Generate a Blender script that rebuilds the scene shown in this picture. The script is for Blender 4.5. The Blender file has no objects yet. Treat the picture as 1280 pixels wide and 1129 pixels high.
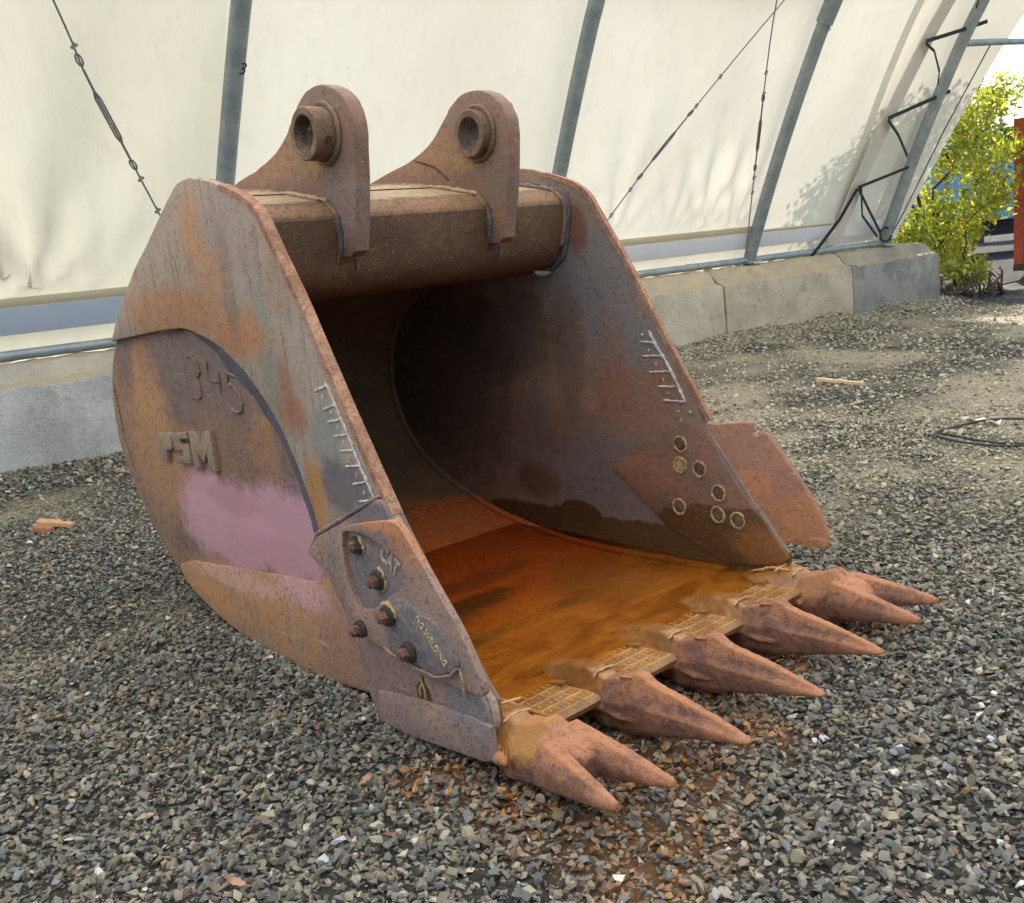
import bpy, bmesh, math, random
import numpy as np
from mathutils import Vector, Matrix

random.seed(7)
RNG = np.random.default_rng(11)
SC = bpy.context.scene
COL = SC.collection

# ------------------------------------------------------------------ camera, sky, sun, exposure
cam_d = bpy.data.cameras.new('camera')
cam = bpy.data.objects.new('camera', cam_d)
COL.objects.link(cam)
FW = Vector((0.62996312, 0.75018831, -0.20090788))
RT = Vector((0.74858638, -0.65543326, -0.10012829))
UP = Vector((0.20679678, 0.08731977, 0.97447953))
CP = Vector((-1.49211, -2.00223, 1.42800))
cam.matrix_world = Matrix(((RT.x, UP.x, -FW.x, CP.x), (RT.y, UP.y, -FW.y, CP.y), (RT.z, UP.z, -FW.z, CP.z), (0, 0, 0, 1)))
cam_d.sensor_fit = 'HORIZONTAL'
cam_d.sensor_width = 36
cam_d.lens = 1215.6 / 1280 * 36
cam_d.clip_start = 0.05
cam_d.clip_end = 4000
SC.camera = cam

# wall frame of the shelter: D along the wall, N away from the tent interior
DV = np.array([0.99310195, -0.1172541, 0.0])
NV = np.array([0.1172541, 0.99310195, 0.0])
WD = 6.48099

SUN_EL = math.radians(43)
to_sun = Vector(tuple(0.80 * DV + 0.60 * NV)).normalized() * math.cos(SUN_EL) + Vector((0, 0, math.sin(SUN_EL)))
world = bpy.data.worlds.new('World')
SC.world = world
world.use_nodes = True
wn = world.node_tree
sky = wn.nodes.new('ShaderNodeTexSky')
sky.sky_type = 'NISHITA'
sky.sun_disc = False
sky.sun_elevation = SUN_EL
sky.sun_rotation = math.atan2(to_sun.x, to_sun.y)
bg = wn.nodes['Background']
bg.inputs['Strength'].default_value = 0.12
wn.links.new(sky.outputs[0], bg.inputs['Color'])
sun_d = bpy.data.lights.new('sun', 'SUN')
sun_d.energy = 4.2
sun_d.angle = math.radians(0.53)
sun_d.color = (1.0, 0.95, 0.86)
sun = bpy.data.objects.new('sun', sun_d)
sun.rotation_euler = to_sun.to_track_quat('Z', 'Y').to_euler()
sun.location = (30, 10, 30)
COL.objects.link(sun)
SC.view_settings.view_transform = 'Standard'
SC.view_settings.look = 'None'
SC.view_settings.gamma = 1
SC.view_settings.use_curve_mapping = False
SC.view_settings.exposure = 1.42
SC.render.engine = 'CYCLES'
SC.cycles.use_denoising = True
SC.cycles.max_bounces = 8
SC.cycles.diffuse_bounces = 5
SC.cycles.sample_clamp_indirect = 6


# ------------------------------------------------------------------ helpers
def s2l(c):
    return c / 12.92 if c <= 0.04045 else ((c + 0.055) / 1.055) ** 2.4


def C(r, g, b, k=1.0):
    return (s2l(r / 255) * k, s2l(g / 255) * k, s2l(b / 255) * k, 1.0)


class NT:
    def __init__(self, name):
        self.m = bpy.data.materials.new(name)
        self.m.use_nodes = True
        self.t = self.m.node_tree
        self.b = self.t.nodes['Principled BSDF']
        self.out = self.t.nodes['Material Output']
        self._c = None

    def node(self, typ, **kw):
        n = self.t.nodes.new(typ)
        for k, v in kw.items():
            setattr(n, k, v)
        return n

    def put(self, sock, v):
        if isinstance(v, bpy.types.NodeSocket):
            self.t.links.new(v, sock)
        else:
            sock.default_value = v

    def coord(self):
        if self._c is None:
            self._c = self.node('ShaderNodeTexCoord').outputs['Object']
        return self._c

    def mapped(self, scale=(1, 1, 1), loc=(0, 0, 0), rot=(0, 0, 0)):
        n = self.node('ShaderNodeMapping')
        n.inputs['Scale'].default_value = scale
        n.inputs['Location'].default_value = loc
        n.inputs['Rotation'].default_value = rot
        self.put(n.inputs[0], self.coord())
        return n.outputs[0]

    def noise(self, scale, detail=4, rough=0.55, dist=0.0, vec=None, color=False):
        n = self.node('ShaderNodeTexNoise')
        self.put(n.inputs['Vector'], vec if vec is not None else self.coord())
        n.inputs['Scale'].default_value = scale
        n.inputs['Detail'].default_value = detail
        n.inputs['Roughness'].default_value = rough
        n.inputs['Distortion'].default_value = dist
        return n.outputs['Color' if color else 'Fac']

    def voronoi(self, scale, feature='F1', vec=None, out='Distance'):
        n = self.node('ShaderNodeTexVoronoi', feature=feature)
        self.put(n.inputs['Vector'], vec if vec is not None else self.coord())
        n.inputs['Scale'].default_value = scale
        return n.outputs[out]

    def step(self, fac, a, b, va=0.0, vb=1.0):
        n = self.node('ShaderNodeMapRange', interpolation_type='SMOOTHSTEP')
        self.put(n.inputs[0], fac)
        n.inputs[1].default_value = a
        n.inputs[2].default_value = b
        n.inputs[3].default_value = va
        n.inputs[4].default_value = vb
        return n.outputs[0]

    def math(self, op, a, b=0.0):
        n = self.node('ShaderNodeMath', operation=op)
        self.put(n.inputs[0], a)
        self.put(n.inputs[1], b)
        return n.outputs[0]

    def vmath(self, op, a, b):
        n = self.node('ShaderNodeVectorMath', operation=op)
        self.put(n.inputs[0], a)
        self.put(n.inputs[1], b)
        return n

    def mix(self, fac, a, b, mode='MIX'):
        n = self.node('ShaderNodeMix', data_type='RGBA', blend_type=mode)
        self.put(n.inputs[0], fac)
        self.put(n.inputs[6], a)
        self.put(n.inputs[7], b)
        return n.outputs[2]

    def bump(self, h, strength=0.3, dist=0.01, normal=None):
        n = self.node('ShaderNodeBump')
        n.inputs['Strength'].default_value = strength
        n.inputs['Distance'].default_value = dist
        self.put(n.inputs['Height'], h)
        if normal is not None:
            self.put(n.inputs['Normal'], normal)
        return n.outputs[0]

    def set(self, **kw):
        for k, v in kw.items():
            self.put(self.b.inputs[k.replace('_', ' ')], v)
        return self


def rust(name, base, second, speck, blobs=(), scale=1.0, bump=0.35, rough=0.72, speck_amt=0.5, streak=0.0, spec=0.35, rough_lo=None, grain=1.0, late=(), wear_and_creases=None):
    """weathered steel: two tones broken by noise, dark pits, scratches, then named patches (centre, radii, colour, strength, edge)"""
    t = NT(name)
    n1 = t.noise(3.2 * scale, 7, 0.66, 0.5)
    n2 = t.noise(15 * scale, 7, 0.7, 0.3)
    n3 = t.noise(52, 5, 0.7)
    f = t.noise(150, 3, 0.65)
    gran = t.math('ADD', t.math('MULTIPLY', t.math('SUBTRACT', n3, 0.5), 1.1), t.math('MULTIPLY', t.math('SUBTRACT', f, 0.5), 0.8))
    mm = t.math('ADD', t.math('ADD', t.math('MULTIPLY', n1, 0.6), t.math('MULTIPLY', n2, 0.4)), t.math('MULTIPLY', gran, 0.22))
    col = t.mix(t.step(mm, 0.43, 0.57), base, second)
    if streak:
        st = t.noise(9, 5, 0.65, vec=t.mapped((2.0, 3.0, 0.35)))
        col = t.mix(t.math('MULTIPLY', t.step(t.math('ADD', st, t.math('MULTIPLY', gran, 0.15)), 0.5, 0.64), streak), col, speck)
    wob = t.noise(6, 6, 0.7, color=True)
    wv = t.vmath('SUBTRACT', wob, (0.5, 0.5, 0.5)).outputs[0]
    def patch(cen, rad, c, stren, edge, col, gk=1.15):
        p = t.node('ShaderNodeVectorMath', operation='MULTIPLY_ADD')
        t.put(p.inputs[0], wv)
        t.put(p.inputs[1], (1.3, 1.3, 1.3) if edge > 0.2 else (0.7, 0.7, 0.7))
        t.put(p.inputs[2], t.vmath('DIVIDE', t.vmath('SUBTRACT', t.coord(), cen).outputs[0], rad).outputs[0])
        ln = t.node('ShaderNodeVectorMath', operation='LENGTH')
        t.put(ln.inputs[0], p.outputs[0])
        dd = t.math('ADD', ln.outputs['Value'], t.math('MULTIPLY', gran, gk * min(1.0, edge * 2)))
        m = t.step(dd, 1 + edge * 0.5, max(0.0, 1 - edge * 0.55))
        m = t.math('MULTIPLY', m, stren)
        m = t.math('MULTIPLY', m, t.step(n2, 0.25, 0.45, 0.6, 1.0))
        return t.mix(m, col, c)

    for q in blobs:
        col = patch(*q, col)
    # chips and pits of the dark tone, pale scuffs, fine grain
    sp = t.step(t.math('ADD', t.math('MULTIPLY', n3, 0.55), t.math('ADD', t.math('MULTIPLY', f, 0.25), t.math('MULTIPLY', n2, 0.25))), 0.53, 0.60)
    col = t.mix(t.math('MULTIPLY', sp, speck_amt), col, speck)
    sc_ = t.noise(22, 4, 0.7, 0.2, t.mapped((1.0, 0.35, 2.6), rot=(0.5, 0, 0)))
    col = t.mix(t.step(t.math('ADD', sc_, t.math('MULTIPLY', gran, 0.2)), 0.60, 0.70, 0.0, 0.22 * grain), col, t.mix(0.6, col, C(214, 186, 160)))
    sr = t.noise(34, 3, 0.6, 0.1, t.mapped((1.0, 0.10, 2.4), rot=(0.9, 0, 0)))
    col = t.mix(t.step(sr, 0.66, 0.72, 0.0, 0.45 * grain), col, t.mix(0.7, col, C(206, 184, 164)))
    sr2 = t.noise(26, 3, 0.6, 0.1, t.mapped((1.0, 2.6, 0.12)))
    col = t.mix(t.step(sr2, 0.66, 0.73, 0.0, 0.4 * grain), col, t.mix(0.5, col, C(60, 40, 34)))
    f2 = t.noise(330, 2, 0.6)
    col = t.mix(t.step(f2, 0.52, 0.30, 0.0, 0.55 * grain), col, t.mix(0.62, col, (0.004, 0.003, 0.003, 1)))
    col = t.mix(t.step(f2, 0.56, 0.74, 0.0, 0.5 * grain), col, t.mix(0.5, col, C(226, 196, 168)))
    for q in late:
        col = patch(*q, col, 0.3)
    if wear_and_creases is not None:
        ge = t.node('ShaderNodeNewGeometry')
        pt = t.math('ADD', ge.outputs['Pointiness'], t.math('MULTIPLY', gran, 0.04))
        col = t.mix(t.step(pt, 0.505, 0.545, 0.0, 0.75), col, wear_and_creases)
        col = t.mix(t.step(pt, 0.492, 0.455, 0.0, 0.6), col, t.mix(0.6, col, C(60, 40, 40)))  # convex edges go paler, concave creases darker
    h = t.math('ADD', t.math('MULTIPLY', f, 0.6), t.math('ADD', t.math('MULTIPLY', n2, 1.0), t.math('MULTIPLY', n3, 1.0)))
    lo = rough - 0.16 if rough_lo is None else rough_lo
    t.set(Base_Color=col, Roughness=t.step(n2, 0.3, 0.7, lo, rough + 0.12), Specular_IOR_Level=spec, Normal=t.bump(h, bump, 0.008))
    return t.m


def link(name, me, mat, parent=None):
    o = bpy.data.objects.new(name, me)
    COL.objects.link(o)
    if mat is not None and len(me.materials) == 0:
        me.materials.append(mat)
    if parent is not None:
        o.parent = parent
        if parent.parent is None:
            o.matrix_parent_inverse = parent.matrix_basis.inverted()
    return o


def mesh(name, verts, faces, mat, parent=None, angle=35, fix=True):
    me = bpy.data.meshes.new(name)
    me.from_pydata([tuple(v) for v in verts], [], faces)
    if fix:
        bm = bmesh.new()
        bm.from_mesh(me)
        bmesh.ops.recalc_face_normals(bm, faces=bm.faces)
        bm.to_mesh(me)
        bm.free()
    shade(me, angle)
    return link(name, me, mat, parent)


def shade(me, angle=35):
    me.polygons.foreach_set('use_smooth', [True] * len(me.polygons))
    me.set_sharp_from_angle(angle=math.radians(angle))


def catmull(pts, n=4, closed=False):
    P = [np.array(p, float) for p in pts]
    out = []
    m = len(P)
    rng = range(m if closed else m - 1)
    for i in rng:
        if closed:
            p0, p1, p2, p3 = P[(i - 1) % m], P[i], P[(i + 1) % m], P[(i + 2) % m]
        else:
            p0, p1, p2, p3 = P[max(i - 1, 0)], P[i], P[i + 1], P[min(i + 2, m - 1)]
        for k in range(n):
            u = k / n
            out.append(tuple(0.5 * (2 * p1 + (p2 - p0) * u + (2 * p0 - 5 * p1 + 4 * p2 - p3) * u * u + (3 * p1 - p0 - 3 * p2 + p3) * u ** 3)))
    if not closed:
        out.append(tuple(P[-1]))
    return out


def dens(poly, step=0.04, jit=0.0015):
    out = []
    for i in range(len(poly)):
        a, b = np.array(poly[i]), np.array(poly[(i + 1) % len(poly)])
        L = np.linalg.norm(b - a)
        k = max(1, int(L / step))
        for j in range(k):
            p = a + (b - a) * j / k
            out.append(tuple(p + RNG.normal(0, jit, 2)))
    return out


def plate(name, poly, x0, x1, mat, parent=None, bevel=0.005, seg=2, xf=None, angle=35):
    """(y, z) outline given thickness between x0 and x1, rounded edges"""
    bm = bmesh.new()
    vs = [bm.verts.new((x0, y, z)) for y, z in poly]
    f = bm.faces.new(vs)
    r = bmesh.ops.extrude_face_region(bm, geom=[f])
    for v in r['geom']:
        if isinstance(v, bmesh.types.BMVert):
            v.co.x = x1
    bmesh.ops.recalc_face_normals(bm, faces=bm.faces)
    if bevel:
        es = [e for e in bm.edges if len(e.link_faces) == 2 and max(len(g.verts) for g in e.link_faces) > 4]
        bmesh.ops.bevel(bm, geom=es, offset=bevel, segments=seg, profile=0.5, affect='EDGES', clamp_overlap=True)
    if xf:
        for v in bm.verts:
            v.co = xf(v.co)
    bmesh.ops.triangulate(bm, faces=[g for g in bm.faces if len(g.verts) > 4])
    me = bpy.data.meshes.new(name)
    bm.to_mesh(me)
    bm.free()
    shade(me, angle)
    return link(name, me, mat, parent)


def prism_x(name, poly, x0, x1, mat, parent=None, nx=1, angle=30):
    n = len(poly)
    V, F = [], []
    for k in range(nx + 1):
        x = x0 + (x1 - x0) * k / nx
        V += [(x, y, z) for y, z in poly]
    for k in range(nx):
        for i in range(n):
            j = (i + 1) % n
            F.append((k * n + i, k * n + j, (k + 1) * n + j, (k + 1) * n + i))
    F += [tuple(range(n)), tuple(range(nx * n, nx * n + n))]
    return mesh(name, V, F, mat, parent, angle)


def tube_vf(pts, r, seg=8, cap=True):
    P = [Vector(p) for p in pts]
    n = len(P)
    R = r if isinstance(r, (list, tuple)) else [r] * n
    V, F = [], []
    t = (P[1] - P[0]).normalized()
    a = t.orthogonal().normalized()
    for i in range(n):
        if i == 0:
            tt = (P[1] - P[0])
        elif i == n - 1:
            tt = (P[-1] - P[-2])
        else:
            tt = (P[i + 1] - P[i - 1])
        if tt.length > 1e-9:
            tt.normalize()
            a = (a - tt * a.dot(tt))
            a = a.normalized() if a.length > 1e-6 else tt.orthogonal().normalized()
            b = tt.cross(a)
        for k in range(seg):
            w = 2 * math.pi * k / seg
            V.append(P[i] + (a * math.cos(w) + b * math.sin(w)) * R[i])
    for i in range(n - 1):
        for k in range(seg):
            k2 = (k + 1) % seg
            F.append((i * seg + k, i * seg + k2, (i + 1) * seg + k2, (i + 1) * seg + k))
    if cap:
        F += [tuple(range(seg)), tuple(range((n - 1) * seg, n * seg))]
    return V, F


def tube(name, pts, r, mat, parent=None, seg=8):
    V, F = tube_vf(pts, r, seg)
    return mesh(name, V, F, mat, parent, 50)


def join_vf(parts):
    V, F = [], []
    for v, f in parts:
        o = len(V)
        V += [tuple(q) for q in v]
        F += [tuple(i + o for i in g) for g in f]
    return V, F


def box_vf(x0, x1, y0, y1, z0, z1):
    V = [(x, y, z) for x in (x0, x1) for y in (y0, y1) for z in (z0, z1)]
    F = [(0, 1, 3, 2), (4, 6, 7, 5), (0, 4, 5, 1), (2, 3, 7, 6), (0, 2, 6, 4), (1, 5, 7, 3)]
    return V, F


def bead(name, pts, r, mat, parent=None, jit=0.25, step=0.012, seg=6):
    """a lumpy weld bead along a polyline"""
    P = []
    for i in range(len(pts) - 1):
        a, b = Vector(pts[i]), Vector(pts[i + 1])
        k = max(1, int((b - a).length / step))
        P += [a.lerp(b, j / k) for j in range(k)]
    P.append(Vector(pts[-1]))
    R = [r * (1 + random.uniform(-jit, jit)) for _ in P]
    R[0] *= 0.6
    R[-1] *= 0.6
    P = [p + Vector((random.uniform(-1, 1), random.uniform(-1, 1), random.uniform(-1, 1))) * r * jit * 0.6 for p in P]
    return tube(name, P, R, mat, parent, seg)


def remesh(name, parts, voxel, mat, parent=None, smooth=6, wob=0.0):
    V, F = join_vf(parts)
    me = bpy.data.meshes.new(name)
    me.from_pydata([tuple(v) for v in V], [], F)
    bm = bmesh.new()
    bm.from_mesh(me)
    bmesh.ops.recalc_face_normals(bm, faces=bm.faces)
    bm.to_mesh(me)
    bm.free()
    tmp = bpy.data.objects.new('tmp', me)
    COL.objects.link(tmp)
    md = tmp.modifiers.new('r', 'REMESH')
    md.mode = 'VOXEL'
    md.voxel_size = voxel
    ms = tmp.modifiers.new('s', 'SMOOTH')
    ms.iterations = smooth
    ms.factor = 0.5
    dg = bpy.context.evaluated_depsgraph_get()
    dg.update()
    me2 = bpy.data.meshes.new_from_object(tmp.evaluated_get(dg))
    bpy.data.objects.remove(tmp)
    bpy.data.meshes.remove(me)
    me2.name = name
    if wob:
        n = len(me2.vertices)
        co = np.empty(n * 3)
        me2.vertices.foreach_get('co', co)
        co = co.reshape(-1, 3)
        w = np.sin(co[:, 0] * 61 + co[:, 1] * 37) * np.sin(co[:, 1] * 53 + co[:, 2] * 71) + 0.6 * np.sin(co[:, 2] * 130 + co[:, 0] * 90) * np.sin(co[:, 1] * 110)
        no = np.empty(n * 3)
        me2.vertices.foreach_get('normal', no)
        co += no.reshape(-1, 3) * w[:, None] * wob
        me2.vertices.foreach_set('co', co.ravel())
    shade(me2, 60)
    return link(name, me2, mat, parent)


def text_mesh(name, body, size, depth, pos, tx, ty, mat, parent=None, outline=0.0, shear=0.0, sx=1.0):
    cu = bpy.data.curves.new(name, 'FONT')
    cu.body = body
    cu.size = size
    cu.shear = shear
    if outline:
        cu.fill_mode = 'NONE'
        cu.bevel_depth = outline
        cu.bevel_resolution = 1
    else:
        cu.extrude = depth
    cu.resolution_u = 3
    tmp = bpy.data.objects.new('tmp', cu)
    COL.objects.link(tmp)
    dg = bpy.context.evaluated_depsgraph_get()
    dg.update()
    me = bpy.data.meshes.new_from_object(tmp.evaluated_get(dg))
    bpy.data.objects.remove(tmp)
    bpy.data.curves.remove(cu)
    tx = Vector(tx).normalized()
    ty = Vector(ty)
    ty = (ty - tx * ty.dot(tx)).normalized()
    tz = tx.cross(ty)
    M = Matrix(((tx.x, ty.x, tz.x, pos[0]), (tx.y, ty.y, tz.y, pos[1]), (tx.z, ty.z, tz.z, pos[2]), (0, 0, 0, 1)))
    me.transform(M @ Matrix.Diagonal((sx, 1, 1, 1)))
    me.name = name
    return link(name, me, mat, parent)


def thing(name, label, cat, loc=(0, 0, 0), group=None):
    o = bpy.data.objects.new(name, None)
    o.location = loc
    o.empty_display_size = 0.2
    COL.objects.link(o)
    o['label'] = label
    o['category'] = cat
    if group:
        o['group'] = group
    return o


def tag(o, label, cat, group=None):
    o['label'] = label
    o['category'] = cat
    if group:
        o['group'] = group
    return o


def vnoise(x, y, s, seed=0):
    """smooth value noise on numpy arrays"""
    g = np.random.default_rng(seed).random((257, 257))
    X, Y = x / s, y / s
    xi, yi = np.floor(X).astype(int), np.floor(Y).astype(int)
    fx, fy = X - xi, Y - yi
    fx, fy = fx * fx * (3 - 2 * fx), fy * fy * (3 - 2 * fy)
    a = g[xi % 257, yi % 257]
    b = g[(xi + 1) % 257, yi % 257]
    c = g[xi % 257, (yi + 1) % 257]
    d = g[(xi + 1) % 257, (yi + 1) % 257]
    return (a * (1 - fx) + b * fx) * (1 - fy) + (c * (1 - fx) + d * fx) * fy


def wpt(a, i, h):
    """shelter coordinates (along the wall, inward from the block face, height) to world"""
    p = DV * a + NV * (WD - i)
    return Vector((p[0], p[1], h))


# ------------------------------------------------------------------ ground
def ground_h(x, y):
    x, y = np.asarray(x, float), np.asarray(y, float)
    a = x * DV[0] + y * DV[1]
    i = WD - (x * NV[0] + y * NV[1])
    h = 0.05 * (vnoise(x, y, 1.3, 1) - 0.5) + 0.022 * (vnoise(x, y, 0.42, 2) - 0.5) - 0.012
    mound = np.exp(-np.maximum(i, 0) / 0.32) * (0.07 + 0.13 * vnoise(a, a * 0 + 3.3, 0.7, 3)) * (a < 12.9)
    h = h + np.where(i > -0.8, mound, 0)
    bx = np.clip(np.minimum(x + 0.6, 2.2 - x), 0, 0.4) / 0.4 * np.clip(np.minimum(y + 1.0, 3.3 - y), 0, 0.4) / 0.4
    return h * (1 - 0.6 * bx) - 0.008 * bx


STAINS = [(0.02, -0.22, 0.30), (0.05, -0.50, 0.22), (-0.10, 0.08, 0.16), (0.44, -0.17, 0.22), (0.80, -0.17, 0.20), (0.30, -0.36, 0.22), (0.68, -0.38, 0.14), (-0.10, -0.62, 0.16), (1.14, -0.15, 0.16), (1.5, -0.2, 0.18), (0.2, -0.1, 0.2), (0.62, -0.1, 0.2)]


def stain_mask(x, y):
    m = np.zeros_like(np.asarray(x, float))
    n = vnoise(x, y, 0.11, 9)
    for cx, cy, r in STAINS:
        d = np.hypot(x - cx, y - cy) / r + (n - 0.5) * 0.9
        m = np.maximum(m, np.clip((1.12 - d) * 1.6, 0, 1))
    return np.clip(m * 1.1, 0, 1)


def dust_mask(x, y):
    """packed tan fines between the heaps of stone"""
    n = 0.6 * vnoise(x, y, 1.1, 21) + 0.4 * vnoise(x, y, 0.35, 22)
    a = x * DV[0] + y * DV[1]
    i = WD - (x * NV[0] + y * NV[1])
    far = np.clip((x - 1.8) / 2.2, 0, 1) * 0.24
    left = 0.12 * np.exp(-(((x - 0.35) / 0.9) ** 2 + ((y - 3.2) / 0.55) ** 2))
    strip = -0.35 * np.exp(-np.maximum(i, 0) / 0.5)
    near = -0.22 * np.clip((2.2 - x) / 1.0, 0, 1) * np.clip((2.6 - y) / 0.8, 0, 1)
    return np.clip((n - 0.56 + far + left + strip + near) * 3.2, 0, 1)


def build_ground():
    def axis(lo, hi, step):
        core = list(np.arange(lo, hi + 1e-6, step))
        a, b = lo, hi
        pre, post = [], []
        s = step
        while b < 1500:
            s *= 1.35
            a -= s
            b += s
            pre.append(a)
            post.append(b)
        return np.array(pre[::-1] + core + post)
    xs, ys = axis(-4, 20, 0.11), axis(-5, 9, 0.11)
    X, Y = np.meshgrid(xs, ys, indexing='ij')
    Z = ground_h(X.ravel(), Y.ravel())
    V = np.c_[X.ravel(), Y.ravel(), Z]
    nx, ny = len(xs), len(ys)
    I = np.arange(nx * ny).reshape(nx, ny)
    F = np.stack([I[:-1, :-1], I[1:, :-1], I[1:, 1:], I[:-1, 1:]], -1).reshape(-1, 4)
    me = bpy.data.meshes.new('ground')
    me.vertices.add(len(V))
    me.vertices.foreach_set('co', V.ravel())
    me.loops.add(F.size)
    me.loops.foreach_set('vertex_index', F.ravel())
    me.polygons.add(len(F))
    me.polygons.foreach_set('loop_start', np.arange(0, F.size, 4))
    me.update(calc_edges=True)
    ca = me.color_attributes.new('Col', 'FLOAT_COLOR', 'POINT')
    du, stn = dust_mask(V[:, 0], V[:, 1]), stain_mask(V[:, 0], V[:, 1])
    ca.data.foreach_set('color', np.c_[du, stn, np.zeros(len(V)), np.ones(len(V))].ravel())
    shade(me, 80)
    t = NT('ground_fines')
    at = t.node('ShaderNodeVertexColor', layer_name='Col')
    sp = t.node('ShaderNodeSeparateColor')
    t.put(sp.inputs[0], at.outputs[0])
    n = t.noise(60, 5, 0.7)
    v = t.voronoi(75, 'F1')
    vc = t.voronoi(75, 'F1', out='Color')
    dark = t.mix(n, C(34, 33, 32), C(74, 71, 66))  # near-black base puts the shade of the stone gaps into the colour
    tan = t.mix(n, C(134, 125, 103), C(176, 166, 140))
    col = t.mix(sp.outputs[0], dark, tan)
    hsv = t.node('ShaderNodeSeparateColor')
    t.put(hsv.inputs[0], vc)
    col = t.mix(t.step(hsv.outputs[0], 0.0, 1.0, 0.0, 0.75), col, t.mix(0.62, col, (0, 0, 0, 1)))
    col = t.mix(t.math('MULTIPLY', t.step(hsv.outputs[1], 0.7, 1.0), 0.6), col, C(165, 160, 148))
    col = t.mix(t.math('MULTIPLY', sp.outputs[1], 0.8), col, C(96, 66, 36))
    h = t.math('ADD', t.math('MULTIPLY', v, -1.2), t.math('MULTIPLY', n, 0.5))
    t.set(Base_Color=col, Roughness=0.95, Specular_IOR_Level=0.2, Normal=t.bump(h, 0.9, 0.012))
    o = link('ground', me, t.m)
    o['kind'] = 'structure'
    return o


build_ground()


# ------------------------------------------------------------------ shelter (fabric building): profile of its arch
_ctl = [(-0.36, 0.93), (-0.33, 1.0), (-0.09, 1.55), (0.26, 2.29), (0.70, 3.13), (1.12, 3.83), (1.95, 4.95), (3.3, 6.15), (5.4, 7.2), (9.0, 7.8)]
_ctl = _ctl + [(18.0 - a, b) for a, b in _ctl[-2::-1]]
PROF = np.array(catmull(_ctl, 14))
_seg = np.r_[0, np.cumsum(np.linalg.norm(np.diff(PROF, axis=0), axis=1))]


def prof_at(s):
    return np.interp(s, _seg, PROF[:, 0]), np.interp(s, _seg, PROF[:, 1])


def i_of_h(h):
    k = len(PROF) // 2
    return np.interp(h, PROF[:k, 1], PROF[:k, 0])


def prof_norm(s):
    e = 0.02
    i0, h0 = prof_at(np.maximum(s - e, 0))
    i1, h1 = prof_at(np.minimum(s + e, _seg[-1]))
    ti, th = i1 - i0, h1 - h0
    L = np.hypot(ti, th) + 1e-9
    return th / L, -ti / L          # inward / downward normal


tent = thing('fabric_shelter', 'long arched shelter of cream translucent fabric on grey steel tube ribs behind the bucket', 'shelter', tuple(wpt(4, 0, 0)))


def fabric_mat(name, c1, c2, trans=0.6, grime=0.5):
    t = NT(name)
    n = t.noise(0.55, 5, 0.6)
    nb = t.noise(2.2, 6, 0.7)
    st = t.noise(1.2, 5, 0.65, vec=t.mapped((7, 7, 0.5)))
    weave = t.noise(300, 2, 0.5)
    col = t.mix(t.step(n, 0.3, 0.7), c1, c2)
    col = t.mix(t.step(nb, 0.55, 0.8, 0.0, 0.28 * grime), col, C(150, 138, 105))
    col = t.mix(t.step(st, 0.48, 0.72, 0.0, 0.34 * grime), col, C(186, 178, 158))
    ms = t.noise(9, 3, 0.7)
    col = t.mix(t.step(ms, 0.70, 0.78, 0.0, 0.35 * grime), col, C(120, 112, 90))
    h = t.math('ADD', t.math('MULTIPLY', st, 0.8), t.math('ADD', t.math('MULTIPLY', nb, 0.5), t.math('MULTIPLY', weave, 0.02)))
    nrm = t.bump(h, 0.16, 0.04)
    d = t.node('ShaderNodeBsdfDiffuse')
    tr = t.node('ShaderNodeBsdfTranslucent')
    for b in (d, tr):
        t.put(b.inputs['Color'], col)
        t.put(b.inputs['Normal'], nrm)
    mx = t.node('ShaderNodeMixShader')
    mx.inputs[0].default_value = trans
    t.t.links.new(d.outputs[0], mx.inputs[1])
    t.t.links.new(tr.outputs[0], mx.inputs[2])
    t.t.links.new(mx.outputs[0], t.out.inputs['Surface'])
    return t.m


M_fab = fabric_mat('cream_fabric', C(220, 214, 197), C(228, 223, 207), 0.19)
M_fab_grey = fabric_mat('grey_cream_fabric', C(214, 209, 188), C(222, 217, 196), 0.19)
M_roof = fabric_mat('roof_fabric', C(248, 246, 238), C(250, 248, 242), 0.86, 0.2)  # unseen roof made more translucent than the walls to brighten the interior
M_band = fabric_mat('white_band_fabric', C(214, 216, 220), C(226, 226, 226), 0.16, 0.3)
M_bandblue = fabric_mat('blue_white_band_fabric', C(176, 188, 206), C(190, 198, 210), 0.16, 0.3)
M_hem = fabric_mat('tan_hem_fabric', C(206, 194, 166), C(214, 204, 178), 0.25, 0.4)
M_skirt = fabric_mat('aged_skirt_fabric', C(226, 214, 176), C(238, 230, 204), 0.28, 1.6)

_folds = [(0.02, 1.42, 1.2, 0.15, 8), (0.5, 1.35, 0.7, 0.05, 12), (-0.3, 1.4, .9, .08, 9), (1.7, 1.2, 0.6, 0.03, 9), (5.4, 1.3, 0.9, 0.03, 10), (6.3, 1.35, 0.9, 0.055, 12), (7.2, 1.38, .7, .04, 12), (7.75, 1.38, 1.1, 0.075, 11), (8.3, 1.3, 1.0, 0.07, 12), (10.5, 1.5, 1.0, 0.02, 9), (11.4, 1.2, 1.2, 0.03, 10), (12.0, 1.1, 1.4, 0.03, 9)]


def fold(a, h):
    d = 0.012 * np.sin(a * 2.1 + 0.4 * h) + 0.008 * np.sin(a * 5.3 + 1.3)
    d = d * np.clip((5 - h) / 3, 0.2, 1)
    for a0, h0, L, A, k in _folds:
        da, dh = a - a0, np.maximum(h - h0, 0) + 0.04
        r = np.hypot(da, dh)
        th = np.arctan2(da, dh)
        d = d + A * np.exp(-r / L) * np.sin(th * k + a0 * 3) * np.clip(r / 0.15, 0, 1) * np.exp(-(th / 0.75) ** 2)
    return d


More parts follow.
